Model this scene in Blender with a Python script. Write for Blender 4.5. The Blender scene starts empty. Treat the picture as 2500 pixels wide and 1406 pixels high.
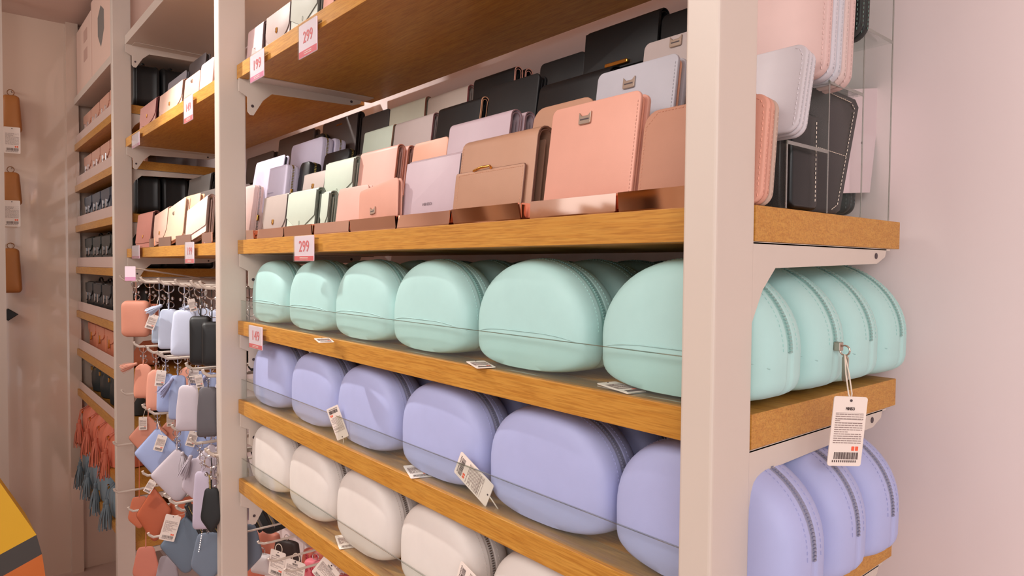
import bpy, bmesh, math, random
from mathutils import Vector, Matrix
random.seed(7)
sc = bpy.context.scene
C = sc.collection
# ---------------------------------------------------------------- camera
F = 1660.0
v1 = Vector((-153 - 1250, -(640 - 703), -F)).normalized()      # direction of world -X
v2 = Vector((3215 - 1250, -(666 - 703), -F)).normalized()      # direction of world +Y
ex = -v1
ey = (v2 - v2.dot(ex) * ex).normalized()
ez = ex.cross(ey)
W2C = Matrix((ex, ey, ez)).transposed()
C2W = W2C.transposed()
CAMZ = 1.60
cam = bpy.data.objects.new('camera', bpy.data.cameras.new('camera'))
C.objects.link(cam)
cam.matrix_world = Matrix.Translation((0, 0, CAMZ)) @ C2W.to_4x4()
cam.data.sensor_width = 36
cam.data.lens = F / 2500 * 36
cam.data.clip_start = 0.02
sc.camera = cam
# ---------------------------------------------------------------- view, world, lights
sc.view_settings.view_transform = 'Standard'
sc.view_settings.look = 'None'
sc.view_settings.gamma = 1
sc.view_settings.use_curve_mapping = False
sc.view_settings.exposure = 0.0
wd = bpy.data.worlds.new('world'); sc.world = wd; wd.use_nodes = True
bg = wd.node_tree.nodes['Background']
bg.inputs[0].default_value = (1.0, 0.955, 0.96, 1)
bg.inputs[1].default_value = 1.12


def area(name, loc, aim, size, power, col, sizey=None):
    l = bpy.data.lights.new(name, 'AREA'); l.energy = power; l.color = col; l.size = size
    if sizey: l.shape = 'RECTANGLE'; l.size_y = sizey
    o = bpy.data.objects.new(name, l); C.objects.link(o); o.location = loc
    o.rotation_euler = (Vector(aim) - Vector(loc)).to_track_quat('-Z', 'Y').to_euler()
    return o


def spot(name, loc, aim, power, col, ang, blend=.5, rad=.05):
    l = bpy.data.lights.new(name, 'SPOT'); l.energy = power; l.color = col; l.spot_size = math.radians(ang)
    l.spot_blend = blend; l.shadow_soft_size = rad
    o = bpy.data.objects.new(name, l); C.objects.link(o); o.location = loc
    o.rotation_euler = (Vector(aim) - Vector(loc)).to_track_quat('-Z', 'Y').to_euler()
    return o


WARM = (1.0, .95, .90)
spot('track_spot_key', (-2.2, -.02, 2.7), (-1.75, .6, 1.45), 105, (1.0, .95, .9), 75, .7, .03)
spot('track_spot_far', (-3.3, -.5, 2.7), (-2.4, .6, 1.3), 42, (1.0, .95, .9), 50, .6, .04)
area('ceiling_panel_light', (-.9, -.9, 2.7), (-.6, .6, 1.4), .9, 25, WARM)
area('ceiling_panel_light_right', (1.5, -1.3, 2.7), (.1, .8, 1.4), 1.1, 42, (1.0, .94, .93))
area('ceiling_panel_light_left', (-3.2, -1.2, 2.7), (-3.6, .6, 1.4), .9, 16, WARM)


# ---------------------------------------------------------------- pixel helpers
def ray(px, py):
    return (C2W @ Vector((px - 1250, -(py - 703), -F)))


def PY(px, py, Y):
    r = ray(px, py); return r * (Y / r.y) + Vector((0, 0, CAMZ))


def PXp(px, py, X):
    r = ray(px, py); return r * (X / r.x) + Vector((0, 0, CAMZ))


def proj(p):
    c = W2C @ (Vector(p) - Vector((0, 0, CAMZ)))
    return (1250 + F * c.x / -c.z, 703 - F * c.y / -c.z)


def depth(p):
    return -(W2C @ (Vector(p) - Vector((0, 0, CAMZ)))).z


# ---------------------------------------------------------------- materials
def lin(c):
    return tuple(((x / 255) / 12.92 if x / 255 < .04045 else ((x / 255 + .055) / 1.055) ** 2.4) for x in c)


def base_mat(name, col, rough=.5, metal=0, spec=.5, coat=0):
    m = bpy.data.materials.new(name); m.use_nodes = True
    b = m.node_tree.nodes['Principled BSDF']
    b.inputs['Base Color'].default_value = (*lin(col), 1)
    b.inputs['Roughness'].default_value = rough
    b.inputs['Metallic'].default_value = metal
    b.inputs['Specular IOR Level'].default_value = spec
    b.inputs['Coat Weight'].default_value = coat
    return m, m.node_tree, b


def grain(m, nt, b, scale, strength, vary=0.05, dist=.0005):
    tc = nt.nodes.new('ShaderNodeTexCoord')
    n = nt.nodes.new('ShaderNodeTexNoise'); n.inputs['Scale'].default_value = scale
    n.inputs['Detail'].default_value = 3
    nt.links.new(tc.outputs['Object'], n.inputs['Vector'])
    bp = nt.nodes.new('ShaderNodeBump'); bp.inputs['Strength'].default_value = strength
    bp.inputs['Distance'].default_value = dist
    nt.links.new(n.outputs['Fac'], bp.inputs['Height'])
    nt.links.new(bp.outputs[0], b.inputs['Normal'])
    if vary:
        n2 = nt.nodes.new('ShaderNodeTexNoise'); n2.inputs['Scale'].default_value = scale / 25
        nt.links.new(tc.outputs['Object'], n2.inputs['Vector'])
        col = tuple(b.inputs['Base Color'].default_value)
        mx = nt.nodes.new('ShaderNodeMixRGB')
        mx.inputs[1].default_value = tuple(c * (1 - vary) for c in col[:3]) + (1,)
        mx.inputs[2].default_value = tuple(min(1, c * (1 + vary)) for c in col[:3]) + (1,)
        nt.links.new(n2.outputs['Fac'], mx.inputs[0])
        nt.links.new(mx.outputs[0], b.inputs['Base Color'])


MC = {}


def leather(col, rough=.45, st=.25):
    k = ('l', col, rough)
    if k not in MC:
        m, nt, b = base_mat('leather_%d_%d_%d' % col, col, rough, spec=.4)
        grain(m, nt, b, 900, st, .04, .0003); MC[k] = m
    return MC[k]


def plain(col, rough=.5, name='paint', metal=0, spec=.5, coat=0):
    k = ('p', col, rough, metal, coat)
    if k not in MC:
        m, nt, b = base_mat('%s_%d_%d_%d' % ((name,) + col), col, rough, metal, spec, coat)
        grain(m, nt, b, 300, .06, .02); MC[k] = m
    return MC[k]


def wood_mat(name, c1, c2, rough=.42):
    m, nt, b = base_mat(name, c1, rough, spec=.4)
    tc = nt.nodes.new('ShaderNodeTexCoord'); mp = nt.nodes.new('ShaderNodeMapping')
    mp.inputs['Scale'].default_value = (3.0, 30, 110)
    n = nt.nodes.new('ShaderNodeTexNoise'); n.inputs['Scale'].default_value = 3.4; n.inputs['Detail'].default_value = 5
    n.inputs['Distortion'].default_value = .6
    mp2 = nt.nodes.new('ShaderNodeMapping'); mp2.inputs['Scale'].default_value = (22, 260, 420)
    n2 = nt.nodes.new('ShaderNodeTexNoise'); n2.inputs['Scale'].default_value = 1.5; n2.inputs['Detail'].default_value = 2
    cr = nt.nodes.new('ShaderNodeValToRGB')
    cr.color_ramp.elements[0].position = .32; cr.color_ramp.elements[0].color = (*lin(c2), 1)
    cr.color_ramp.elements[1].position = .68; cr.color_ramp.elements[1].color = (*lin(c1), 1)
    mx = nt.nodes.new('ShaderNodeMixRGB'); mx.blend_type = 'MULTIPLY'; mx.inputs[0].default_value = .5
    cr2 = nt.nodes.new('ShaderNodeValToRGB')
    cr2.color_ramp.elements[0].position = .35; cr2.color_ramp.elements[0].color = (.62, .5, .4, 1)
    cr2.color_ramp.elements[1].position = .55; cr2.color_ramp.elements[1].color = (1, 1, 1, 1)
    L = nt.links.new
    L(tc.outputs['Object'], mp.inputs[0]); L(mp.outputs[0], n.inputs['Vector'])
    L(tc.outputs['Object'], mp2.inputs[0]); L(mp2.outputs[0], n2.inputs['Vector'])
    L(n.outputs['Fac'], cr.inputs[0]); L(n2.outputs['Fac'], cr2.inputs[0])
    L(cr.outputs[0], mx.inputs[1]); L(cr2.outputs[0], mx.inputs[2]); L(mx.outputs[0], b.inputs['Base Color'])
    bp = nt.nodes.new('ShaderNodeBump'); bp.inputs['Strength'].default_value = .12; bp.inputs['Distance'].default_value = .0005
    L(n2.outputs['Fac'], bp.inputs['Height']); L(bp.outputs[0], b.inputs['Normal'])
    return m


def clear_mat(name, tint=(238, 240, 236), gloss=.12, edge=False):
    m = bpy.data.materials.new(name); m.use_nodes = True; nt = m.node_tree
    for n in list(nt.nodes): nt.nodes.remove(n)
    out = nt.nodes.new('ShaderNodeOutputMaterial'); tr = nt.nodes.new('ShaderNodeBsdfTransparent')
    tr.inputs[0].default_value = (*lin(tint), 1)
    gl = nt.nodes.new('ShaderNodeBsdfGlossy'); gl.inputs['Roughness'].default_value = .06
    fr = nt.nodes.new('ShaderNodeMath'); fr.operation = 'POWER'; fr.inputs[1].default_value = 5.0
    lw = nt.nodes.new('ShaderNodeLayerWeight'); lw.inputs[0].default_value = .5
    nt.links.new(lw.outputs['Facing'], fr.inputs[0])
    mx = nt.nodes.new('ShaderNodeMixShader'); ad = nt.nodes.new('ShaderNodeMath'); ad.operation = 'ADD'
    ad.inputs[1].default_value = gloss; ad.use_clamp = True
    L = nt.links.new
    L(fr.outputs[0], ad.inputs[0]); L(ad.outputs[0], mx.inputs[0]); L(tr.outputs[0], mx.inputs[1])
    L(gl.outputs[0], mx.inputs[2])
    df = nt.nodes.new('ShaderNodeBsdfDiffuse'); df.inputs[0].default_value = (.8, .8, .78, 1)
    m2 = nt.nodes.new('ShaderNodeMixShader'); m2.inputs[0].default_value = .025
    L(mx.outputs[0], m2.inputs[1]); L(df.outputs[0], m2.inputs[2]); L(m2.outputs[0], out.inputs[0])
    return m


M_WOOD = wood_mat('oak_veneer', (202, 148, 66), (188, 128, 50))
M_WOODU = M_WOOD
M_WHITE = plain((208, 194, 182), .38, 'powder_coat')
M_WALL, _nt, _b = base_mat('wall_paint', (236, 220, 219), .8); grain(M_WALL, _nt, _b, 60, .15, .03, .001)
M_CEIL = plain((214, 188, 176), .8, 'ceiling_paint')
M_FLOOR = plain((196, 168, 156), .25, 'floor_tile')
M_LACQ, _nt, _b = base_mat('pink_lacquer', (214, 190, 172), .10, spec=.9, coat=1.0); grain(M_LACQ, _nt, _b, 4, .05, .05, .002)
M_CLEAR = clear_mat('clear_acrylic', (251, 253, 252), .012)
M_CLEARE = clear_mat('acrylic_polished_edge', (216, 222, 214), .3)
M_ROSE = base_mat('rose_gold_mirror', (246, 206, 186), .06, 1)[0]
M_CHROME = base_mat('chrome', (205, 200, 200), .16, 1)[0]
M_GOLD = base_mat('gold_metal', (226, 170, 84), .2, 1)[0]
M_NICKEL = base_mat('brushed_nickel', (188, 172, 158), .28, 1)[0]
M_CARD = plain((238, 224, 214), .6, 'card')
M_PINKCARD = plain((236, 214, 226), .6, 'card')
M_INK = plain((90, 74, 72), .6, 'ink')
M_RED = plain((226, 84, 92), .5, 'ink')
M_ORANGE = plain((236, 96, 60), .5, 'ink')
M_DOT = plain((70, 56, 60), .5, 'hole')
M_STRING = plain((236, 222, 205), .7, 'string')
M_BLACK = leather((38, 40, 42), .38)
M_TEETH = base_mat('zip_teeth_silver', (196, 188, 184), .3, .9)[0]
M_TEETHG = base_mat('zip_teeth_gold', (196, 176, 110), .3, .9)[0]


# ---------------------------------------------------------------- mesh helpers
STUFF = {'stitching', 'zip_teeth', 'fine_print', 'barcode', 'red_mark', 'lettering', 'fringe', 'tag_string', 'charm_chain'}


def link(name, me, parent=None):
    o = bpy.data.objects.new(name, me); C.objects.link(o)
    if parent is not None: o.parent = parent
    if name in STUFF: o['kind'] = 'stuff'
    return o


def mk(name, verts, faces, mats, fm=None, smooth=False):
    me = bpy.data.meshes.new(name)
    me.from_pydata([tuple(v) for v in verts], [], faces)
    for m in (mats if isinstance(mats, (list, tuple)) else [mats]): me.materials.append(m)
    if fm: me.polygons.foreach_set('material_index', fm)
    me.polygons.foreach_set('use_smooth', [smooth] * len(me.polygons))
    bm = bmesh.new(); bm.from_mesh(me); bmesh.ops.recalc_face_normals(bm, faces=bm.faces); bm.to_mesh(me); bm.free()
    if smooth:
        try: me.set_sharp_from_angle(angle=math.radians(48))
        except Exception: pass
    return me


class MB:
    def __init__(s): s.v = []; s.f = []; s.m = []

    def add(s, v, f, m=0):
        n = len(s.v); s.v += [Vector(p) for p in v]; s.f += [tuple(i + n for i in q) for q in f]; s.m += [m] * len(f)
        return s

    def xf(s, M, start=0):
        for i in range(start, len(s.v)): s.v[i] = M @ s.v[i]
        return s

    def box(s, a, b, m=0):
        x0, y0, z0 = a; x1, y1, z1 = b
        return s.add([(x0, y0, z0), (x1, y0, z0), (x1, y1, z0), (x0, y1, z0), (x0, y0, z1), (x1, y0, z1), (x1, y1, z1), (x0, y1, z1)],
                     [(0, 3, 2, 1), (4, 5, 6, 7), (0, 1, 5, 4), (1, 2, 6, 5), (2, 3, 7, 6), (3, 0, 4, 7)], m)

    def bbox(s, a, b, r, m=0):
        """box with chamfered edges, through a bevelled slab"""
        o = rrect(b[0] - a[0], b[2] - a[2], r, 2, a[0], a[2])
        return s.slab(o, a[1], b[1], r, m)

    def slab(s, out, y0, y1, bev=.001, m=0, mside=None):
        """outline in XZ, thickness along Y, edges bevelled"""
        n = len(out)
        nor = []
        for i in range(n):
            a = Vector(out[i - 1]); b = Vector(out[i]); c = Vector(out[(i + 1) % n])
            d = ((b - a).normalized() + (c - b).normalized())
            d = d.normalized() if d.length > 1e-6 else (c - b).normalized()
            nor.append(Vector((-d.y, d.x)))
        area_ = sum(out[i - 1][0] * out[i][1] - out[i][0] * out[i - 1][1] for i in range(n))
        sg = 1 if area_ > 0 else -1
        rings = [(bev, y0), (bev * .3, y0 + bev * .3), (0, y0 + bev), (0, y1 - bev), (bev * .3, y1 - bev * .3), (bev, y1)] if bev else [(0, y0), (0, y1)]
        v = []; f = []
        for ins, y in rings:
            for i in range(n):
                p = Vector(out[i]) + nor[i] * ins * sg
                v.append((p.x, y, p.y))
        for k in range(len(rings) - 1):
            for i in range(n):
                j = (i + 1) % n
                f.append((k * n + i, k * n + j, (k + 1) * n + j, (k + 1) * n + i))
        nf = len(f)
        f.append(tuple(range(n))); f.append(tuple((len(rings) - 1) * n + i for i in reversed(range(n))))
        st = len(s.f)
        s.add(v, f, m)
        if mside is not None:
            for k in range(nf): s.m[st + k] = mside
        return s

    def tube(s, pts, r, n=8, m=0, closed=False, cap=True):
        pts = [Vector(p) for p in pts]; v = []; f = []; N = len(pts)
        up = None
        for i, p in enumerate(pts):
            a = pts[i - 1] if (i or closed) else pts[0]; b = pts[(i + 1) % N] if (i < N - 1 or closed) else pts[-1]
            t = (b - a).normalized()
            if up is None: up = Vector((0, 0, 1)) if abs(t.z) < .9 else Vector((1, 0, 0))
            s1 = t.cross(up).normalized(); up = s1.cross(t).normalized()
            rr = r[i] if isinstance(r, (list, tuple)) else r
            for k in range(n):
                an = 2 * math.pi * k / n
                v.append(p + s1 * math.cos(an) * rr + up * math.sin(an) * rr)
        for i in range(N - (0 if closed else 1)):
            j = (i + 1) % N
            for k in range(n):
                l = (k + 1) % n
                f.append((i * n + k, i * n + l, j * n + l, j * n + k))
        if not closed and cap:
            f.append(tuple(reversed(range(n)))); f.append(tuple((N - 1) * n + k for k in range(n)))
        return s.add(v, f, m)

    def ring(s, c, R, r, axis='Y', n=18, m=0, sq=1.0):
        pts = []
        for i in range(n):
            a = 2 * math.pi * i / n; x, y = math.cos(a) * R, math.sin(a) * R * sq
            pts.append({'Y': (c[0] + x, c[1], c[2] + y), 'X': (c[0], c[1] + x, c[2] + y), 'Z': (c[0] + x, c[1] + y, c[2])}[axis])
        return s.tube(pts, r, 6, m, closed=True)

    def lathe(s, prof, c=(0, 0, 0), n=20, m=0):
        v = []; f = []
        for r, z in prof:
            for k in range(n):
                a = 2 * math.pi * k / n; v.append((c[0] + r * math.cos(a), c[1] + r * math.sin(a), c[2] + z))
        for i in range(len(prof) - 1):
            for k in range(n):
                l = (k + 1) % n; f.append((i * n + k, i * n + l, (i + 1) * n + l, (i + 1) * n + k))
        f.append(tuple(reversed(range(n)))); f.append(tuple((len(prof) - 1) * n + k for k in range(n)))
        return s.add(v, f, m)

    def mesh(s, name, mats, smooth=False): return mk(name, s.v, s.f, mats, s.m, smooth)

    def obj(s, name, mats, parent=None, smooth=False): return link(name, s.mesh(name, mats, smooth), parent)


def rrect(w, h, r, n=5, x0=0, z0=0, corners=(1, 1, 1, 1)):
    """corners: bl, br, tr, tl"""
    out = []
    cs = [((r, r), 180), ((w - r, r), 270), ((w - r, h - r), 0), ((r, h - r), 90)]
    full = [(0, 0), (w, 0), (w, h), (0, h)]
    for q, ((cx, cz), a0) in enumerate(cs):
        if not corners[q] or r <= 0: out.append((x0 + full[q][0], z0 + full[q][1])); continue
        for i in range(n + 1):
            a = math.radians(a0 + 90 * i / n); out.append((x0 + cx + r * math.cos(a), z0 + cz + r * math.sin(a)))
    return out


def tag(o, label, cat, group=None, kind=None):
    o['label'] = label; o['category'] = cat
    if group: o['group'] = group
    if kind: o['kind'] = kind
    return o


def thing(name, loc, rz=0, rx=0, label=None, cat=None, group=None, ry=0):
    o = bpy.data.objects.new(name, None); C.objects.link(o); o.location = loc
    o.rotation_mode = 'XYZ'; o.rotation_euler = (rx, ry, rz); o.empty_display_size = .02
    if label: tag(o, label, cat, group)
    return o


def dup(root, label, loc=None, rz=None):
    r = root.copy(); C.objects.link(r); r['label'] = label
    if loc is not None: r.location = loc
    if rz is not None: e = r.rotation_euler; r.rotation_euler = (e[0], e[1], rz)
    for ch in list(root.children):
        c = ch.copy(); C.objects.link(c); c.parent = r
        for g in list(ch.children):
            d = g.copy(); C.objects.link(d); d.parent = c
    return r


def textmesh(txt, size, width=None, ext=.0003):
    cu = bpy.data.curves.new('lettering', 'FONT'); cu.body = txt; cu.size = size; cu.extrude = ext
    cu.align_x = 'CENTER'; cu.align_y = 'CENTER'; cu.resolution_u = 3
    o = bpy.data.objects.new('t', cu); C.objects.link(o)
    bpy.context.view_layer.update()
    me = bpy.data.meshes.new_from_object(o.evaluated_get(bpy.context.evaluated_depsgraph_get()))
    bpy.data.objects.remove(o); bpy.data.curves.remove(cu)
    xs = [v.co.x for v in me.vertices]
    k = width / (max(xs) - min(xs)) if width and xs else 1
    for v in me.vertices:                      # lay the letters into the XZ plane facing -Y
        x, y, z = v.co; v.co = (x * k, -z, y)
    me.name = 'lettering'
    return me


def letter(txt, size, mat, parent, loc, width=None, name='lettering', rot=0):
    me = textmesh(txt, size, width); me.materials.clear(); me.materials.append(mat)
    o = link(name, me, parent); o.location = loc; o.rotation_euler = (0, rot, 0)
    return o


# ---------------------------------------------------------------- room
BACKY = .925; LEFTX = -4.13; CEILZ = 2.81
def struct(name, a, b, mat):
    o = MB().box(a, b).obj(name, mat); o['kind'] = 'structure'; return o


struct('wall_back', (LEFTX, BACKY, 0), (2.6, BACKY + .1, CEILZ), M_WALL)
struct('wall_left', (LEFTX - .1, -3, 0), (LEFTX, BACKY + .1, CEILZ), M_LACQ)
struct('floor', (LEFTX - .1, -3, -.1), (2.6, BACKY + .1, 0), M_FLOOR)
struct('ceiling', (LEFTX - .1, -3, CEILZ), (2.6, BACKY + .1, CEILZ + .1), M_CEIL)
struct('trim_1', (LEFTX, .508, 0), (-4.088, .56, CEILZ), M_LACQ)

# posts: right-hand faces at these X
PW = .0335; P0 = .5; P1 = .5615
POSTX = [-.327, -1.642, -2.87]
plab = ['wide pink-white upright post nearest the camera at the right end of the shelves',
        'pink-white upright post between the wallet shelves and the hanging pouches',
        'pink-white upright post between the hanging pouches and the narrow far shelves']
for x, lb in zip(POSTX, plab):
    mb = MB()
    o = rrect(PW, P1 - P0, .003, 3, x - PW, P0)
    mb.slab(o, 0, CEILZ, 0)
    for i, v in enumerate(mb.v): mb.v[i] = Vector((v.x, v.z, v.y))
    mb.v = [Vector((v[0], v[1], v[2])) for v in mb.v]
    tag(mb.obj('upright_post', M_WHITE, smooth=False), lb, 'post', 'upright posts of the shelving')
e = PY(12, 600, .235)
tag(MB().box((-3.9, .16, 0), (-3.86, .238, CEILZ)).obj('upright_post', M_WHITE),
    'sliver of a pale upright post at the far left edge of the photo', 'post', 'upright posts of the shelving')

# ---------------------------------------------------------------- shelves
YF, YB, TH = .54, .889, .0325
ZA, ZB, ZC, ZD, ZE = [CAMZ + q for q in (.4645, .0572, -.1325, -.3190, -.5080)]
X1R = POSTX[0]; X1L = POSTX[1] + .0
X2R = POSTX[1] - PW; X2L = POSTX[2]
X3R = POSTX[2] - PW; X3L = -4.085
SHG = 'wooden shelf boards'


def board(x0, x1, z, label, mat=None, group=SHG, th=TH, name='shelf_board'):
    if abs(x1 - POSTX[0]) < .01:       # notched round the near post
        o = [(x0, YF), (x1 - PW - .0006, YF), (x1 - PW - .0006, P1 + .0006), (x1, P1 + .0006), (x1, YB), (x0, YB)]
        mb = MB().slab(o, z - th, z, .0008)
        for v in mb.v: v.y, v.z = v.z, v.y
    else:
        mb = MB().bbox((x0, YF, z - th), (x1, YB, z), .0012)
    return tag(mb.obj(name, mat or M_WOOD), label, 'shelf', group)


def bracket(x, z, label, side=1, parent=None):
    """plate hooked to the post at x, its arm under the board; flange along the top (side: which way the flange points)"""
    t = .0035
    y0, y1 = P1 - .002, YB - .035
    if side < 0: y0 -= .017
    L = [(y0, z - .074), (y0 + .006, z - .081), (y0 + .014, z - .081), (y0 + .036, z - .044), (y0 + .058, z - .024), (y1 - .026, z - .018),
         (y1 - .004, z - .010), (y1, z), (y0 - .02, z), (y0 - .02, z - .03), (y0, z - .04)]
    mb = MB().slab(L, 0, t, .0006)
    for v in mb.v: v.x, v.y, v.z = v.y + x, v.x, v.z
    fw = .05 if side > 0 else .02
    mb.bbox((min(x, x + side * fw), y0, z - .0025), (max(x, x + side * fw) + t * (side < 0), y1 + .01, z - .0002), .0005)
    root = mb.obj('shelf_bracket', M_WHITE)
    tag(root, label, 'bracket', 'white steel shelf brackets')
    for yy, zz in ((y0 + .011, z - .060), (y1 - .03, z - .009))[(side < 0):]:
        for sx in (x + t + .0004,):
            h = MB()
            s0 = len(h.v); h.lathe([(.0035, 0), (.0035, .0006)], n=10)
            h.xf(Matrix.Translation((sx - .0003, yy, zz)) @ Matrix.Rotation(math.pi / 2, 4, 'Y'), s0)
            h.obj('bolt_hole', M_DOT, root)
    return root


names = {'A': 'above the wallets', 'B': 'carrying the wallets', 'C': 'carrying the mint pouches',
         'D': 'carrying the lavender pouches', 'E': 'carrying the cream pouches'}
for k, z in zip('ABCDE', (ZA, ZB, ZC, ZD, ZE)):
    board(X1L + .003, X1R, z, 'near-bay oak shelf board %s' % names[k])
    bracket(X1R - .0042, z - TH - .0003, 'white right-end bracket under the shelf %s' % names[k], -1)
    bracket(X1L + .014, z - TH, 'white bracket at the left post under the shelf %s' % names[k])
board(X1L + .003, X1R, CAMZ + .84, 'pale laminate top shelf over the near bay', M_WHITE, 'pale top shelves')
board(X2L + .003, X2R, ZA, 'oak shelf board with pink wallets, its underside in view, above the hanging bay')
board(X2L + .003, X2R, ZB - .002, 'oak shelf board above the hanging pouches, with a price card at its middle')
board(X2L + .003, X2R, CAMZ + .84, 'pale laminate top shelf over the hanging bay', M_WHITE, 'pale top shelves')
for z, nm in ((ZA, 'upper oak shelf'), (ZB - .002, 'middle oak shelf'), (CAMZ + .84, 'pale top shelf')):
    bracket(X2L + .02, z - TH, 'white far-left bracket under the %s of the hanging bay' % nm)
board(X3L, X3R, CAMZ + .833, 'pale laminate top shelf under the carton in the far narrow bay', M_WHITE, 'pale top shelves')
Z3 = [CAMZ + q for q in (.600, .392, .190, -.018, -.240, -.436, -.642, -.86, -1.07)]
zn = ['first', 'second', 'third', 'fourth', 'fifth', 'sixth', 'seventh', 'eighth', 'ninth']
for i, z in enumerate(Z3):
    board(X3L, X3R, z, 'narrow far-bay oak shelf, %s from the top' % zn[i])
    bracket(X3R - .0035, z - TH, 'white far-bay bracket under the %s oak shelf' % zn[i], -1)

# clear acrylic lips on C, D, E
for k, z, nm in (('C', ZC, 'mint'), ('D', ZD, 'lavender'), ('E', ZE, 'cream')):
    r = thing('acrylic_lip', (0, 0, z), label='clear acrylic lip along the front of the %s pouch shelf' % nm, cat='shelf guard', group='clear acrylic shelf lips')
    MB().box((X1L + .006, .5455, .0003), (X1R - PW - .002, .5475, .047)).obj('front_pane', M_CLEAR, r)
    MB().box((X1L + .006, .5475, .0003), (X1R - PW - .002, .580, .0022)).obj('base_strip', M_CLEAR, r)
    MB().box((X1L + .006, .5454, .047), (X1R - PW - .002, .5476, .0480)).obj('polished_edge', M_CLEARE, r)
    MB().box((X1L + .006, .5475, .0022), (X1L + .008, .63, .047)).obj('end_pane', M_CLEAR, r)


# ---------------------------------------------------------------- zip pouches on C, D, E
ZC_ = .38


def pouch_outline(W, H, ex, n=44, k=1.0):
    """half-moon: flat foot, domed top; centred on x=0, foot at z=0"""
    out = []
    zc = H * ZC_
    for i in range(n):
        a = 2 * math.pi * i / n - math.pi / 2
        c, s_ = math.cos(a), math.sin(a)
        up = s_ > 0
        e_ = ex if up else 3.0
        x = W / 2 * math.copysign(abs(c) ** (2 / e_), c)
        z = zc + (H - zc if up else zc) * math.copysign(abs(s_) ** (2 / (e_ if up else 6)), s_)
        if not up: x *= 1 - .14 * (abs(s_) ** 2.4)
        out.append((x * k, zc + (z - zc) * k if up or k >= 1 else zc + (z - zc) * k))
    return out


def SAG(k): return 1 - (1 - k) * (.16 if k > .72 else .16 + (.72 - k) * 1.23) if k > .01 else 0


PKT = [(1.10, 0), (1.097, .30), (1.082, .56), (1.035, .75), (.955, .86), (.85, .925), (.70, .962), (.52, .984), (.34, .995), (.19, 1.0), (.15, 1.0), (0, 1.0)]
def PK(y):
    for (a, k0), (b, k1) in zip(PKT[:-1], PKT[1:]):
        if b <= y <= a: return k0 + (k1 - k0) * (a - y) / (a - b)
    return 1.0


def pouch_body(W, H, D, ex, mat, matgus):
    prof = [(k_, -y_) for y_, k_ in PKT[:-1]] + [(.987, -.105), (.985, -.06)]
    prof = prof + [(k, -y) for k, y in reversed(prof)]
    n = 56; v = []; f = []
    zc = H * ZC_; hd = D / 2 / 1.1
    for k, y in prof:
        base = pouch_outline(W, H, ex, n)
        for (x, z) in base:
            zz = zc + (z - zc) * k
            # the foot stays flat: sag the lower rings to the ground
            if z < zc: zz = zc + (z - zc) * (1 - (1 - k) * (.16 if k > .72 else .16 + (.72 - k) * 1.23)) if k > .01 else zc
            v.append((x * k, y * hd, zz))
    m = []
    for i in range(len(prof) - 1):
        for j in range(n):
            l = (j + 1) % n
            f.append((i * n + j, i * n + l, (i + 1) * n + l, (i + 1) * n + j)); m.append(0)
    f2 = [q for q in f]
    me = mk('body', v, f2, [mat, matgus], m, smooth=True)
    return me


def zip_band(W, H, ex, D, mat, teethmat):
    """tape + rows of teeth over the dome, from one side to the other"""
    out = pouch_outline(W, H, ex, 180)
    pts = [p for p in out if p[1] > H * .30]
    # order from right over the top to left
    pts.sort(key=lambda p: math.atan2(p[1] - H * .3 + 1e-6, p[0]))
    tape = MB()
    v = []; f = []
    for x, z in pts:
        for s_ in (-.0056, .0056): v.append((x * .9935, s_, H * ZC_ + (z - H * ZC_) * .9935))
    for i in range(len(pts) - 1): f.append((2 * i, 2 * i + 1, 2 * i + 3, 2 * i + 2))
    tape.add(v, f)
    teeth = MB()
    L = 0; last = pts[0]; nxt = 0
    for i in range(1, len(pts)):
        a = Vector(pts[i - 1]); b = Vector(pts[i]); d = (b - a); l = d.length; t = d.normalized() if l else Vector((0, 1))
        q = 0
        while L + l > nxt:
            p = a + t * (nxt - L); p = Vector((p.x * .996, H * ZC_ + (p.y - H * ZC_) * .996))
            nn = Vector((t.y, -t.x))
            w = .0008; h = .0013
            c = [p - t * w - nn * .0004, p + t * w - nn * .0004, p + t * w + nn * h, p - t * w + nn * h]
            vs = [(u.x, -.0022, u.y) for u in c] + [(u.x, .0022, u.y) for u in c]
            teeth.add(vs, [(0, 1, 2, 3), (7, 6, 5, 4), (0, 4, 5, 1), (1, 5, 6, 2), (2, 6, 7, 3), (3, 7, 4, 0)])
            nxt += .0034
        L += l
    return tape.mesh('zip_tape', mat, True), teeth.mesh('zip_teeth', teethmat)


def stitches(W, H, ex, D, mat):
    s_ = MB()
    out = pouch_outline(W, H, ex, 120)
    for sgn in (-1, 1):
        y = sgn * D / 2 / 1.1 * .33
        for i in range(0, 120):
            a = Vector(out[i]); b = Vector(out[(i + 1) % 120])
            if a.y < H * .25: continue
            l = (b - a).length; k = .9965; nseg = max(1, int(l / .0038))
            for q in range(nseg):
                p0 = a.lerp(b, (q + .2) / nseg) * 1.0; p1 = a.lerp(b, (q + .75) / nseg)
                g = lambda p: Vector((p.x * k, y, H * ZC_ + (p.y - H * ZC_) * k))
                s_.tube([g(p0), g(p1)], .00042, 4)
    return s_.mesh('stitching', mat)


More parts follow.
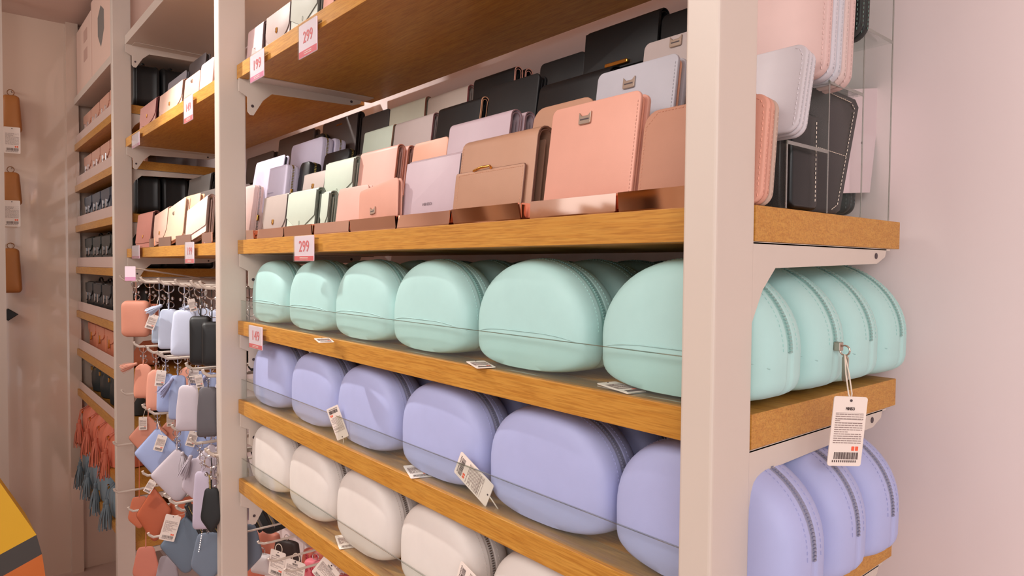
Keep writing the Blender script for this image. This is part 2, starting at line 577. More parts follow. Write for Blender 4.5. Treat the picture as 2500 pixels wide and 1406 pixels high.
def base_seam(W, H, D, mat, ex=2.2):
    """thin welt over the lower front, laid on the body surface"""
    hd = D / 2 / 1.1; zc = H * ZC_; P = []
    for i in range(60):
        y = .13 + (1.10 - .13) * i / 59; k = PK(y)
        for (x, z) in pouch_outline(W, H, ex, 160):
            zz = zc + (z - zc) * (SAG(k) if z < zc else k)
            P.append((x * k, -y * hd, zz))
    pts = []
    for i in range(35):
        u = i / 34 * 2 - 1
        x, z = u * W * .478, H * (.35 - .07 * abs(u) ** 4.0)
        q = min(P, key=lambda p: (p[0] - x) ** 2 + (p[2] - z) ** 2)
        pts.append(Vector((x, q[1] - .0004, z)))
    for _ in range(2): pts = [pts[0]] + [(a_ + b_ * 2 + c_) / 4 for a_, b_, c_ in zip(pts[:-2], pts[1:-1], pts[2:])] + [pts[-1]]
    return MB().tube(pts, .0006, 5).mesh('base_seam', mat)


PC = {}
def shade0(c, k): return tuple(int(q * k) for q in c)


def pouch_meshes(key, W, H, D, ex, col, dark, tapec):
    m = leather(col, .55, .15); md = leather(dark, .6); mt = leather(tapec, .6)
    t, te = zip_band(W, H, ex, D, mt, plain((132, 134, 158), .35, 'zip') if key == 'lavender' else M_TEETH if key != 'mint' else plain((140, 176, 170), .35, 'zip'))
    return dict(body=pouch_body(W, H, D, ex, m, m), zip_tape=t, zip_teeth=te, stitching=stitches(W, H, ex, D, md), **({'base_seam': base_seam(W, H, D, leather(shade0(col, .93), .6), ex)} if key == 'mint' else {}))


def zip_pull(parent, x, z, mat):
    s_ = MB(); s_.bbox((x - .001, -.004, z - .004), (x + .006, .004, z + .005), .001)
    s_.ring((x + .009, 0, z - .003), .005, .0009, 'Y', 12)
    o = s_.obj('zip_slider', mat, parent)
    q = MB(); q.slab(rrect(.0065, .026, .003, 4, x + .0065, z - .034), -.0009, .0009, .0005)
    q.obj('zip_pull', mat, o)
    return o


def place_pouch(key, cx, y, z, label, rz=0, pull=False, s=1.0):
    p = thing('zip_pouch', (cx, y, z), rz, label=label, cat='pouch', group='%s half-moon zip pouches' % key)
    for nme, me in PC[key].items():
        o = link(nme, me, p)
    if pull: zip_pull(p, POU[key][0] / 2 * .985, .048, M_NICKEL)
    return p


POU = {'mint': (.211, .1405, .084), 'lavender': (.214, .142, .084), 'cream': (.208, .1425, .084)}
PC['mint'] = pouch_meshes('mint', *POU['mint'], 2.0, (178, 218, 214), (160, 206, 200), (150, 196, 190))
PC['lavender'] = pouch_meshes('lavender', *POU['lavender'], 2.3, (174, 180, 222), (156, 160, 204), (150, 152, 176))
PC['cream'] = pouch_meshes('cream', *POU['cream'], 2.3, (226, 218, 212), (190, 180, 172), (196, 188, 182))
colx = {'mint': [-1.525, -1.300, -1.082, -.874, -.645, -.417], 'lavender': [-1.517, -1.292, -1.073, -.842, -.613, -.392],
        'cream': [-1.525, -1.305, -1.080, -.850, -.615, -.385]}
rows = [.601, .692, .777, .860]
ordn = ['first', 'second', 'third', 'fourth', 'fifth', 'sixth']
depthn = ['', 'second row back', 'third row back', 'rearmost row against the wall']
nback = {'mint': [1, 2, 3, 4, 4, 4], 'lavender': [1, 2, 2, 3, 3, 3], 'cream': [1, 2, 2, 2, 2, 1]}
rnd = random.Random(3)
for key, zz in (('mint', ZC), ('lavender', ZD), ('cream', ZE)):
    for i, x in enumerate(colx[key]):
        for j in range(nback[key][i]):
            if j == 0:
                lb = '%s zip pouch in the front row, %s' % (key, ordn[i] + ' from the left' if i < 5 else 'rightmost, half hidden by the near post')
            elif i == 5:
                lb = '%s zip pouch at the open right end, %s' % (key, depthn[j])
            else:
                lb = '%s zip pouch behind the %s front one, %s' % (key, ordn[i], depthn[j])
            place_pouch(key, x + (rnd.uniform(-.004, .004) if j and i < 5 else 0), rows[j] + (0 if j else 0), zz + .0023 + (0 if j else 0),
                        lb, rnd.uniform(-.03, .03) if i < 5 else 0, pull=False)


# ---------------------------------------------------------------- swing tags
def swing_tag(parent, w, h, text=True, name='hang_tag', M=None, big=False):
    """card in XZ plane facing -Y, hanging from its top centre at the origin"""
    root = link(name, MB().slab(rrect(w, h, w * .07, 4, -w / 2, -h), -.0006, .0006, .0002).mesh(name, M_CARD), parent)
    y0, y1 = -.0009, -.0005
    q = MB()
    zz = -h * .26
    rr = random.Random(int(w * 1e5))
    while zz > -h * .70:
        x = -w * .41
        while x < w * .40:
            l = rr.uniform(.05, .16) * w; x2 = min(w * .42, x + l)
            q.box((x, y0, zz), (x2, y1, zz + h * (.011))); x = x2 + w * .02
            if rr.random() < .08: break
        zz -= h * .0315
    for k in (.235, .33, .375): q.box((-w * .41, y0, -h * k), (w * .41, y1, -h * k + h * .003))
    q.obj('fine_print', plain((150, 130, 124), .6, 'ink'), root)
    q = MB(); x = -w * .34
    while x < w * .36:
        b = rr.choice([.008, .012, .02]) * w; q.box((x, y0, -h * .90), (x + b, y1, -h * .80)); x += b + rr.choice([.01, .018]) * w
    for k in range(12): q.box((-w * .38 + k * w * .062, y0, -h * .945), (-w * .38 + k * w * .062 + w * .03, y1, -h * .915))
    q.obj('barcode', M_INK, root)
    q = MB()
    for k in (0, 1): q.slab(rrect(w * .085, h * .062, w * .012, 2, w * (.16 + .115 * k), -h * .775), y0, y1, 0)
    q.obj('red_mark', M_ORANGE, root)
    if big: letter('MINISO', w * .12, M_INK, root, (0, -.0008, -h * .175), w * .26)
    q = MB(); q.lathe([(w * .035, 0), (w * .035, .0005)], n=10)
    q.xf(Matrix.Translation((0, -.0007, -h * .055)) @ Matrix.Rotation(math.pi / 2, 4, 'X'), 0)
    q.obj('eyelet', M_DOT, root)
    return root


# the large tag hanging at the open right end from the zip of the second mint pouch
p = [o for o in bpy.data.objects if o.get('label', '').startswith('mint zip pouch at the open right end, second')][0]
A = PXp(2082, 852, -.295)
sl = zip_pull(p, POU['mint'][0] / 2 - .0, .052, M_NICKEL)
# turn pull to face the camera side
tagw, tagh = .0365, .0670
hang = p.matrix_world
tp = PXp(2078, 968, -.282)
t = swing_tag(p, tagw, tagh, big=True)
loc = tp - Vector(p.location)
t.location = loc; t.rotation_euler = (math.radians(2), math.radians(4), math.radians(62))
s_ = MB(); a0 = Vector((POU['mint'][0] / 2 + .009, 0, .045)); b0 = loc + Vector((0, 0, -.003))
for d in (-.0035, .0035):
    s_.tube([a0, a0.lerp(b0, .45) + Vector((0, d, 0)), b0.lerp(a0, .12) + Vector((0, d, 0)), b0], .0007, 6)
s_.obj('tag_string', M_STRING, p)


# ---------------------------------------------------------------- wallets
def dashes(path, step=.0042, r=.00042):
    s_ = MB(); carry = 0
    for a, b in zip(path[:-1], path[1:]):
        a = Vector(a); b = Vector(b); l = (b - a).length; t = (b - a).normalized(); p = carry
        while p + step * .55 < l:
            s_.tube([a + t * p, a + t * (p + step * .55)], r, 4); p += step
        carry = max(0, p - l)
    return s_


def shade(c, k): return tuple(max(0, min(255, int(q * k))) for q in c)


def u_strip(mb, w, h, d, t, m=0, x0=0, hb=None, mside=1, y0=0):
    """sheet folded over at the top (inverted U seen from the side), extruded along X"""
    r = d / 2; hb = h if hb is None else hb
    out = [(0, 0), (0, h - r)]
    for i in range(1, 8): a = math.pi - math.pi * i / 8; out.append((r + r * math.cos(a), h - r + r * math.sin(a)))
    out += [(d, h - r), (d, h - hb)]
    ri = r - t
    inn = [(t, 0), (t, h - r)]
    for i in range(1, 8): a = math.pi - math.pi * i / 8; inn.append((r + ri * math.cos(a), h - r + ri * math.sin(a)))
    inn += [(d - t, h - r), (d - t, h - hb)]
    n = len(out); v = []
    b = .0006
    for (xx, ins) in ((x0, b), (x0 + b, 0), (x0 + w - b, 0), (x0 + w, b)):
        for (o, i_) in zip(out, inn):
            oo = Vector(o).lerp(Vector(i_), ins / t * .5); v.append((xx, oo.x + y0, oo.y))
        for (o, i_) in zip(out, inn):
            ii = Vector(i_).lerp(Vector(o), ins / t * .5); v.append((xx, ii.x + y0, ii.y))
    f = []; mm = []
    K = 2 * n
    for s_ in range(3):
        for i in range(n - 1):
            a = s_ * K
            f.append((a + i, a + i + 1, a + K + i + 1, a + K + i)); mm.append(m if s_ == 1 else mside)
            f.append((a + n + i, a + n + i + 1, a + K + n + i + 1, a + K + n + i)); mm.append(m if s_ == 1 else mside)
        a = s_ * K
        f.append((a, a + n, a + K + n, a + K)); mm.append(mside)
        f.append((a + n - 1, a + 2 * n - 1, a + K + 2 * n - 1, a + K + n - 1)); mm.append(mside)
    for a in (0, 3 * K):
        for i in range(n - 1): f.append((a + i, a + i + 1, a + n + i + 1, a + n + i)); mm.append(mside)
    st = len(mb.f)
    mb.add(v, f)
    for k, q in enumerate(mm): mb.m[st + k] = q
    return mb


def cat_clasp(parent, x, z, s=.014, mat=None, y=-.0008):
    """small metal plate with two pointed corners and a slot"""
    w, h = s, s * .78
    o = [(-w / 2 + .0012, 0), (w / 2 - .0012, 0), (w / 2, .0012), (w / 2, h * .98), (w * .26, h * .68), (-w * .26, h * .68), (-w / 2, h), (-w / 2, .0012)]
    o = [(x + a, z + b) for a, b in o]
    r = MB().slab(o, y - .0016, y + .0006, .0005).obj('clasp', mat or M_NICKEL, parent)
    MB().box((x - w * .36, y - .0019, z + h * .34), (x + w * .36, y - .0014, z + h * .44)).obj('slot', M_DOT, r)
    return r


def seal_clasp(parent, x, z, s=.011, mat=None, y=-.001):
    o = [(x - s * .35, z + s * .3), (x, z), (x + s * .35, z + s * .3), (x + s * .35, z + s), (x - s * .35, z + s)]
    r = MB().slab(o, y - .0018, y, .0005).obj('clasp', mat or M_GOLD, parent)
    q = MB()
    q.box((x - s * .26, y - .0021, z + s * .45), (x - s * .05, y - .0017, z + s * .55)); q.obj('slot', M_DOT, r)
    return r


def w_book(p, w, h, d, col, o):
    m = leather(col, .48); e = leather(o.get('edge', shade(col, .86)), .6); r = o.get('r', .009)
    n = 4; t = d / (n + 1.0)
    MB().slab(rrect(w, h, r), 0, t * 1.05, .001, 0, 1).obj('front_cover', [m, m], p, True)
    for k in range(1, n - 1):
        MB().slab(rrect(w - .003, h - .004, r, 5, 0, .002), t * (k + .22), t * (k + .85), .0007).obj('inner_leaf', e, p, True)
    MB().slab(rrect(w, h, r), t * (n - .75), t * n + t * .6, .001).obj('back_cover', m, p, True)
    # the curled fold at the lower right corner
    q = MB().tube([(w - .0035, t * .6, .0045), (w - .0005, t * (n / 2 + .3), .003), (w - .0035, t * n, .0045)], .0022, 6)
    q.obj('fold', e, p, True)
    if o.get('stitch', True):
        i = .0032; q = [(w - i, -.0002, i), (w - i, -.0002, h - r), (w - r, -.0002, h - i), (r, -.0002, h - i)]
        s_ = dashes(q[:2]) if not o.get('fullstitch') else dashes(q + [(i, -.0002, h - r), (i, -.0002, i), (w - i, -.0002, i)])
        if o.get('rear'):
            for v in (dashes([(w + .0004, t * (n - .3), .004), (w + .0004, t * (n - .3), h - r)]).v,): pass
        s_.obj('stitching', leather(shade(col, o.get('st', .86)), .7), p)
    if o.get('cat'): cat_clasp(p, w * o['cat'][0], h * o['cat'][1], o.get('cs', .016), o.get('cm'))


def w_fold(p, w, h, d, col, o):
    m = leather(col, .48); ec = leather(o.get('edge', shade(col, .62)), .55); mi = leather(shade(col, .9), .55)
    u_strip(MB(), w, h, d, .0021).obj('outer_leather', [m, ec], p, True)
    dd = d - .0066
    if dd > .006: u_strip(MB(), w - .002, h - .0042, dd, .0014, x0=.001, y0=.0033).obj('inner_panel', [mi, ec], p, True)
    MB().slab(rrect(w - .004, h * .86, .002, 3, .002, .0), d / 2 - .001, d / 2 + .001, .0004).obj('card_pocket', leather(shade(col, .78), .6), p)
    f = o.get('flap')
    y = -.0005
    if f:
        kind = f[0]; zb = h * f[1]; top = h - d * .32; r = .004
        if kind == 'round':
            out = [(0, top)]
            k = 14
            for i in range(k + 1):
                a = math.pi + math.pi * i / k
                out.append((w / 2 + w / 2 * math.cos(a) * 1.0, zb + (top - zb) * .46 + (top - zb) * .46 * math.sin(a)))
            out.append((w, top))
        elif kind == 'point':
            zs = zb + (h - zb) * .33
            out = [(0, top), (0, zs)] + [(w * .42, zb + .003), (w * .5, zb), (w * .58, zb + .003)] + [(w, zs), (w, top)]
        else:
            out = [(0, top)] + rrect(w, top - zb, .006, 4, 0, zb, (1, 1, 0, 0))[0:10] + [(w, top)]
        MB().slab(out, -.0021, .0001, .0006, 0, 1).obj('flap', [m, ec], p, True)
        y = -.0026
    if o.get('mark'):                                # small pressed oval
        s_ = MB(); s_.ring((w * .5, y, h * (f[1] + .16 if f else .3)), .0026, .00035, 'Y', 14, sq=1.9); s_.obj('pressed_mark', leather(shade(col, .84), .6), p)
    if o.get('seal'): seal_clasp(p, w * .5, h * o['seal'], .012, None, y)
    if o.get('cat'): cat_clasp(p, w * o['cat'][0], h * o['cat'][1], .014, o.get('cm'), y)
    if o.get('bow'):
        zt = h * o['bow']
        MB().slab(rrect(w * .93, zt - .002, .004, 4, -w * .01, 0, (0, 0, 1, 1)), -.0052, -.0022, .0008, 0, 1).obj('front_pocket', [m, ec], p, True)
        MB().tube([(w * .25, -.006, zt - .002), (w * .37, -.0075, zt + .0006), (w * .48, -.0065, zt + .001), (w * .50, -.007, zt - .002)], [.0016, .0021, .0017, .0022], 8).obj('bow_clasp', M_GOLD, p, True)
        dashes([(w * .895, -.0054, .003), (w * .895, -.0054, zt - .006), (w * .04, -.0054, zt - .006), (w * .04, -.0054, .003)]).obj('stitching', leather(shade(col, 1.15), .7), p)
        dashes([(.003, -.0003, zt), (.003, -.0003, h - d * .4)]).obj('stitching', leather(shade(col, 1.15), .7), p)
    if o.get('print'):
        letter(o['print'], .006, leather(shade(col, .8), .5) if not o.get('pgold') else M_GOLD, p, (w * .5, y - .0002, h * .3 if not o.get('pgold') else h * .82), w * .17)


def w_zip(p, w, h, d, col, o):
    m = leather(col, .48); r = .012
    out = rrect(w, h, r, 6)
    rings = [(.0022, 0), (.0006, .0012), (0, .003), (0, d * .30), (.0010, d * .32), (0, d * .34), (0, d * .44), (.0015, d * .46), (.0015, d * .54), (0, d * .56), (0, d * .66),
             (.0010, d * .68), (0, d * .70), (0, d - .003), (.0006, d - .0012), (.0022, d)]
    c = Vector((w / 2, h / 2)); v = []; f = []; n = len(out)
    for ins, y in rings:
        for q in out:
            v.append((c.x + (q[0] - c.x) * (1 - ins / (w / 2)), y, c.y + (q[1] - c.y) * (1 - ins / (h / 2))))
    for k in range(len(rings) - 1):
        for i in range(n):
            j = (i + 1) % n; f.append((k * n + i, k * n + j, (k + 1) * n + j, (k + 1) * n + i))
    f.append(tuple(range(n))); f.append(tuple((len(rings) - 1) * n + i for i in reversed(range(n))))
    link('body', mk('body', v, f, m, smooth=True), p)
    s_ = MB(); path = [Vector(q) for q in rrect(w, h, r, 8) if not q[1] < .002]
    path = sorted(path, key=lambda q: math.atan2(q.y - .001, q.x - w / 2))
    carry = 0; st = .0036
    for a, b in zip(path[:-1], path[1:]):
        l = (b - a).length
        if l < 1e-6: continue
        t = (b - a) / l; nn = Vector((t.y, -t.x)); q = carry
        while q < l:
            pt = a + t * q
            P = [pt - t * .0009 - nn * .001, pt + t * .0009 - nn * .001, pt + t * .0009 + nn * .0006, pt - t * .0009 + nn * .0006]
            s_.add([(u.x, d * .5 - .0022, u.y) for u in P] + [(u.x, d * .5 + .0022, u.y) for u in P],
                   [(0, 1, 2, 3), (7, 6, 5, 4), (0, 4, 5, 1), (1, 5, 6, 2), (2, 6, 7, 3), (3, 7, 4, 0)])
            q += st
        carry = q - l
    s_.obj('zip_teeth', o.get('teeth', M_TEETHG), p)
    MB().slab(rrect(.004, .014, .0016, 3, w - .001, h * .35), d * .42, d * .58, .0006).obj('zip_pull', M_GOLD, p)
    if o.get('print'): letter(o['print'], .005, leather(shade(col, .84), .5), p, (w * .55, -.0003, h * .42), w * .18)


STY = {'book': w_book, 'fold': w_fold, 'zip': w_zip}
ROWS = {1: (.572, ZB + .0045), 2: (.628, ZB + .0675), 3: (.712, ZB + .1385), 4: (.790, ZB + .2115)}
COLN = []


def wallet(row, style, xl, xr, yt, col, label, tilt=9, d=.02, behind=None, dy=0, zoff=0, ry=0, rz=0, group='wallets on the stepped riser', **o):
    Y, Z = (row if isinstance(row, tuple) else ROWS[row]); Y += dy; Z += zoff
    t = math.radians(tilt)
    ym = 0.03 * math.sin(t)
    xl_ = PY(xl, yt, Y + ym).x; xr_ = PY(xr, yt, Y + ym).x
    lo, hi = .02, .3                                    # height so that the top left corner meets pixel row yt
    for _ in range(30):
        h = (lo + hi) / 2
        if proj((xl_, Y + h * math.sin(t), Z + h * math.cos(t)))[1] > yt: lo = h
        else: hi = h
    w = xr_ - xl_
    p = thing('wallet', (xl_, Y, Z), math.radians(rz), -t, label, 'wallet', group, ry=math.radians(ry))
    STY[style](p, w, h, d, col, o)
    if behind:
        for k, lb in enumerate(behind):
            q = dup(p, lb, (xl_ + .002 * (k + 1), Y + (d + .003) * (k + 1), Z))
    return p


LAV = (200, 192, 212); LIL = (196, 174, 182); PNK = (226, 172, 158); SAL = (226, 166, 146); MNT = (196, 206, 190); GRY = (178, 162, 154)
BEI = (186, 142, 116); BLK = (22, 22, 24); WGR = (190, 188, 196); PEA = (222, 164, 138); DBR = (74, 58, 52); OFF = (194, 178, 174)
W = wallet
# front row, standing on the shelf behind the mirror trays
W(1, 'zip', 560, 611, 462, (224, 194, 188), 'pinkish grey zip-round wallet beside the left post, front row', 6, .03, teeth=M_TEETH)
W(1, 'fold', 641, 697, 480, GRY, 'grey wallet with rounded flap and gold clasp, front row left', 6, .014, flap=('round', .06), seal=.28)
W(1, 'fold', 700, 768, 468, MNT, 'mint envelope wallet with pointed flap, front row, left of its twin', 6, .019, flap=('point', .10), mark=1)
W(1, 'fold', 782, 800, 466, MNT, 'mint folded wallet seen edge-on right of the front-row mint envelope', 6, .019, dy=.006, flap=('point', .1))
W(1, 'book', 820, 893, 462, PNK, 'small pale pink folded wallet, front row, left of the pink one with a clasp', 7, .012, stitch=False)
W(1, 'book', 878, 974, 466, (216, 158, 138), 'pink wallet leaning over with small eared metal clasp, front row', 5, .010, dy=-.012, ry=-6, cat=(.40, .28), stitch=False)
W(1, 'fold', 984, 1115, 392, LIL, 'lilac wallet with broad square flap, front row', 8, .02, flap=('sq', .14), print='MINISO')
W(1, 'fold', 1116, 1300, 342, BEI, 'beige fold-over wallet with gold bow clasp on its front pocket', 7, .032, bow=.60, edge=(120, 84, 70))
W(1, 'book', 1330, 1545, 270, SAL, 'large salmon pink card wallet with eared metal clasp, front row', 8, .020, edge=(228, 160, 134), cat=(.42, .80), cs=.019)
W(1, 'book', 1560, 1845, 274, (192, 140, 116), 'tan pink wallet half hidden behind the near post, front row', 8, .018, edge=(224, 160, 136), fullstitch=1, st=1.12, dy=.002, r=.018)
# second row
W(2, 'book', 607, 676, 398, LAV, 'pale lavender wallet with a black lining, second row far left', 10, .014, edge=(60, 60, 66), stitch=False)
W(2, 'zip', 619, 694, 420, LAV, 'lavender zip-round wallet, second row, in front of the black-lined one', 6, .030, dy=-.026, print='MINISO', teeth=M_TEETHG)
W(2, 'zip', 722, 745, 398, BLK, 'small black zip-round wallet edge showing right of the lower lavender one', 8, .03, dy=.0)
W(2, 'fold', 738, 790, 424, GRY, 'grey wallet with gold clasp peeping out left of the mint envelope, second row', 9, .014, dy=-.004, flap=('round', .1), seal=.5)
W(2, 'fold', 792, 860, 396, MNT, 'mint envelope wallet with pointed flap, second row', 6, .018, dy=-.01, flap=('point', .12), mark=1)
W(2, 'fold', 872, 962, 372, PNK, 'pink tri-fold wallet with closed front, second row', 7, .018, edge=(196, 120, 96),
  behind=['second pink tri-fold wallet directly behind the closed pink one, second row'])
W(2, 'book', 1000, 1084, 352, PEA, 'peach wallet behind the lilac flap wallet, second row', 9, .016, dy=.0, stitch=False)
W(2, 'fold', 1086, 1236, 302, LIL, 'lilac tri-fold wallet with layered edge, second row', 8, .022, behind=['second lilac tri-fold wallet directly behind the layered one'], edge=(150, 116, 120))
W(2, 'book', 1292, 1440, 268, (190, 144, 118), 'large tan wallet behind the beige bow wallet, second row', 9, .02, dy=.004, r=.02)
W(2, 'book', 1444, 1640, 182, WGR, 'pale grey card wallet with eared metal clasp, second row', 8, .022, edge=(238, 180, 150), cat=(.44, .76), cs=.018, cm=M_NICKEL)
# third row
W(3, 'zip', 704, 779, 356, LAV, 'lavender zip-round wallet, third row, largest of its kind', 6, .030, dy=-.006, behind=['second lavender zip-round wallet directly behind the largest one'])
W(3, 'zip', 786, 846, 376, BLK, 'dark low zip-round wallet above the second-row mint envelope', 10, .02, dy=-.016, zoff=-.002)
W(3, 'fold', 881, 951, 322, MNT, 'mint plain folded wallet, third row', 8, .014, edge=(150, 110, 90), mark=1)
W(3, 'fold', 957, 1050, 300, OFF, 'pale grey-beige folded wallet right of the third-row mint one', 7, .018, edge=(130, 84, 84))
W(3, 'fold', 1061, 1166, 264, BLK, 'black folded wallet with copper-edged fold, third row', 8, .018, edge=(214, 156, 120))
W(3, 'book', 1184, 1305, 214, BLK, 'wide black wallet, third row, matt front', 8, .02, stitch=False)
W(3, 'fold', 1308, 1478, 200, BLK, 'glossy black rolled-top wallet behind the tan one, third row', 10, .036, dy=-.01)
W(3, 'book', 1562, 1800, 108, OFF, 'pale grey wallet with eared clasp, third row, beside the near post', 8, .018, cat=(.36, .84), cs=.018, cm=M_NICKEL, edge=(200, 190, 190))
# fourth row
W(4, 'book', 600, 664, 388, DBR, 'dark brown long wallet at the far left of the top row', 5, .02, stitch=False)
W(4, 'book', 676, 762, 342, DBR, 'dark brown long wallet, second from the left in the top row', 5, .02, stitch=False)
W(4, 'fold', 783, 868, 300, (70, 56, 52), 'dark brown wallet with small gold lettering, top row', 5, .02, print='MINISO', pgold=1)
W(4, 'book', 880, 946, 286, (64, 58, 56), 'dark grey-brown wallet right of the gold-lettered one, top row', 5, .02, stitch=False)
W(4, 'fold', 948, 1034, 262, (208, 204, 184), 'mint-grey folded wallet, top row', 5, .018, edge=(140, 80, 60))
W(4, 'fold', 1041, 1138, 236, (196, 178, 166), 'warm grey folded wallet with layered edge, top row', 5, .020, edge=(150, 80, 80))
W(4, 'fold', 1152, 1252, 192, BLK, 'black folded wallet with pink-edged layers, top row', 5, .020, edge=(226, 160, 140), behind=['second black folded wallet directly behind the pink-edged one'])
W(4, 'book', 1315, 1424, 158, BLK, 'plain black wallet, top row, left of the tall one', 5, .02, stitch=False)
tw = W(4, 'fold', 1426, 1605, 76, BLK, 'tall black wallet with a gold bar clasp, top row', 5, .024, flap=('sq', .30))
MB().slab(rrect(.045, .006, .002, 3, .05, .036), -.0075, -.0028, .001).obj('bar_clasp', M_GOLD, tw)
W(4, 'book', 1610, 1780, 40, BLK, 'tall black wallet beside the near post, top row', 5, .022, stitch=False)
MB_ = W(3, 'zip', 762, 782, 330, BLK, 'small black round purse between the brown wallets and the lavender one', 5, .02, dy=.05, zoff=.03)

# right of the near post, seen from their sides
def edge_wallet(Xr, y0px, y1px, Y, w, col, label, tilt, n=3, d=.006, edge=None, top=None, gap=.0015):
    """stack of leaves whose right edge is at X=Xr; foot and top from pixels in the plane X=Xr"""
    Z0 = CAMZ + 0; 
    a = PXp(y0px[0], y0px[1], Xr)
    t = math.radians(tilt)
    if top is None:
        b = PXp(y1px[0], y1px[1], Xr); h = (b - a).length; t = math.atan2(b.y - a.y, b.z - a.z)
    else: h = top
    p = thing('wallet', (Xr - w, a.y, a.z), 0, -t, label, 'wallet', 'wallets at the open right end')
    y = 0
    for k in range(n):
        c = col if not isinstance(col, list) else col[k % len(col)]
        m = leather(c, .5)
        MB().slab(rrect(w, h, .013 if h < .2 else .016, 7), y, y + d, .0018).obj('front_cover' if k == 0 else ('back_cover' if k == n - 1 else 'inner_leaf'), m, p, True)
        g = [(w - .004, y - .0003, .006), (w - .004, y - .0003, h - .014), (w - .008, y - .0003, h - .006), (w - .014, y - .0003, h - .0035)]
        dashes(g, .0050, .0005).obj('stitching', leather(shade(c, 1.07 if sum(c) > 300 else 4.2), .7), p)
        # stitched line along the edge itself
        dashes([(w + .0001, y + d / 2, .01), (w + .0001, y + d / 2, h - .012)], .0046, .0005).obj('stitching', leather(shade(c, .90 if sum(c) > 300 else 4.2), .7), p)
        y += d + gap
    return p


edge_wallet(-.318, (1945, 318), (1975, 100), 0, .075, (204, 198, 202), 'pale grey stitched wallet right of the near post, on the first step', 0, 3, .0055)
edge_wallet(-.322, (1858, 495), (1878, 222), 0, .04, [(220, 160, 140), (206, 150, 130), (190, 164, 148)], 'salmon wallet edge with light stitching just right of the near post', 0, 3, .006)
edge_wallet(-.318, (2014, 182), (0, 0), 0, .11, [(214, 182, 176), (204, 200, 206), (200, 198, 204), (212, 188, 182), (208, 178, 172)], 'row of long pink and white wallet edges on the second step, right end', 4, 5, .0105, top=.22, gap=.002)
edge_wallet(-.318, (2100, 84), (0, 0), 0, .14, (24, 30, 28), 'dark green-black wallets with white stitching on the top step, right end', 3, 2, .010, top=.20, gap=.002)
# black wallet turned to face the open end, under the riser
B0 = PXp(2085, 524, -.335); B1 = PXp(2118, 240, -.335)
bw = thing('wallet', (-.345, .637, ZB + .002), math.radians(90), 0, 'large black wallet with white stitching, standing turned under the clear riser', 'wallet', 'wallets at the open right end')
hh = B1.z - ZB - .002
yy = lambda px, py: PXp(px, py, -.335).y - .637
o = [(0, 0), (yy(2060, 520), 0), (yy(2075, 505), .006), (yy(2120, 262), hh - .008), (yy(2112, 240), hh), (0, hh + .004)]
m = leather((20, 21, 22), .3)
MB().slab(o, 0, .009, .002).obj('front_cover', m, bw, True)
MB().slab([(a[0] - .002, a[1]) for a in o], .0105, .019, .002).obj('back_cover', m, bw, True)
MB().slab(rrect(.055, hh * .72, .008, 5, .004, .001), -.010, -.0008, .003).obj('card_slot', m, bw, True)
dashes([(yy(2052, 515), -.0003, .006), (yy(2066, 505), -.0003, .012), (yy(2108, 266), -.0003, hh - .012), (yy(2100, 250), -.0003, hh - .006), (.05, -.0003, hh - .002)], .0046, .0005).obj('stitching', M_STRING, bw)
dashes([(.062, -.0003, hh * .52), (yy(2088, 370), -.0003, hh * .50)], .0046, .0004).obj('stitching', M_STRING, bw)
dashes([(.052, -.0103, .01), (.052, -.0103, hh * .70)], .0046, .0005).obj('stitching', M_STRING, bw)
wb = edge_wallet(-.377, (2072, 520), (2100, 470), 0, .08, (22, 23, 24), 'black wallet edge behind the turned black wallet, by the wall', 5, 2, .008, top=.115)
# blank card standing behind it
c0 = PXp(2050, 472, -.372); c1 = PXp(2122, 470, -.372); c2 = PXp(2150, 215, -.372); c3 = PXp(2070, 218, -.372)
cc = MB().slab([(c0.y, c0.z), (c1.y, c1.z), (c2.y, c2.z), (c3.y, c3.z)], 0, .0008, .0002)
for v in cc.v: v.x, v.y, v.z = v.y - .372, v.x, v.z
card = cc.obj('display_card', plain((222, 200, 204), .6, 'card'))
tag(card, 'blank pale pink display card leaning by the black wallet at the right end', 'card')
pc = PXp(2104, 349, -.371)
h_ = MB().lathe([(.0016, 0), (.0016, .0006)], n=8); h_.xf(Matrix.Translation(pc) @ Matrix.Rotation(math.pi / 2, 4, 'Y')); h_.obj('punched_hole', M_DOT, card)

# clear stepped risers
edges = [X1L + .012, -1.36, -1.06, -.70, X1R + .003]
rl = ['far left', 'second from the left', 'second from the right', 'at the open right end']
for i in range(4):
    x0, x1 = edges[i] + .002, edges[i + 1] - .002
    r = thing('acrylic_riser', (0, 0, ZB), label='clear stepped acrylic riser under the wallets, %s' % rl[i], cat='display stand', group='clear stepped wallet risers')
    T = .003
    for (ya, yb, zt, z0) in ((.612, .695, .064, 0), (.695, .775, .135, .064), (.775, .850, .208, .135)):
        MB().box((x0, ya, zt - T), (x1, yb, zt)).obj('tread', M_CLEAR, r)
        MB().box((x0, ya, z0), (x1, ya + T, zt - T)).obj('riser_panel', M_CLEAR, r)
        if i == 3:
            MB().box((x1, ya, zt - T - .0005), (x1 + .0006, yb, zt)).obj('polished_edge', M_CLEARE, r)
            MB().box((x1, ya, 0), (x1 + .0006, ya + T * .8, zt + (.085 if ya > .69 else 0) if ya < .77 else zt)).obj('polished_edge', M_CLEARE, r)
    MB().box((x0, .850, 0), (x1, .853, .30)).obj('back_panel', M_CLEAR, r)
    if i == 3: MB().box((x1, .850, 0), (x1 + .0006, .853, .30)).obj('polished_edge', M_CLEARE, r)

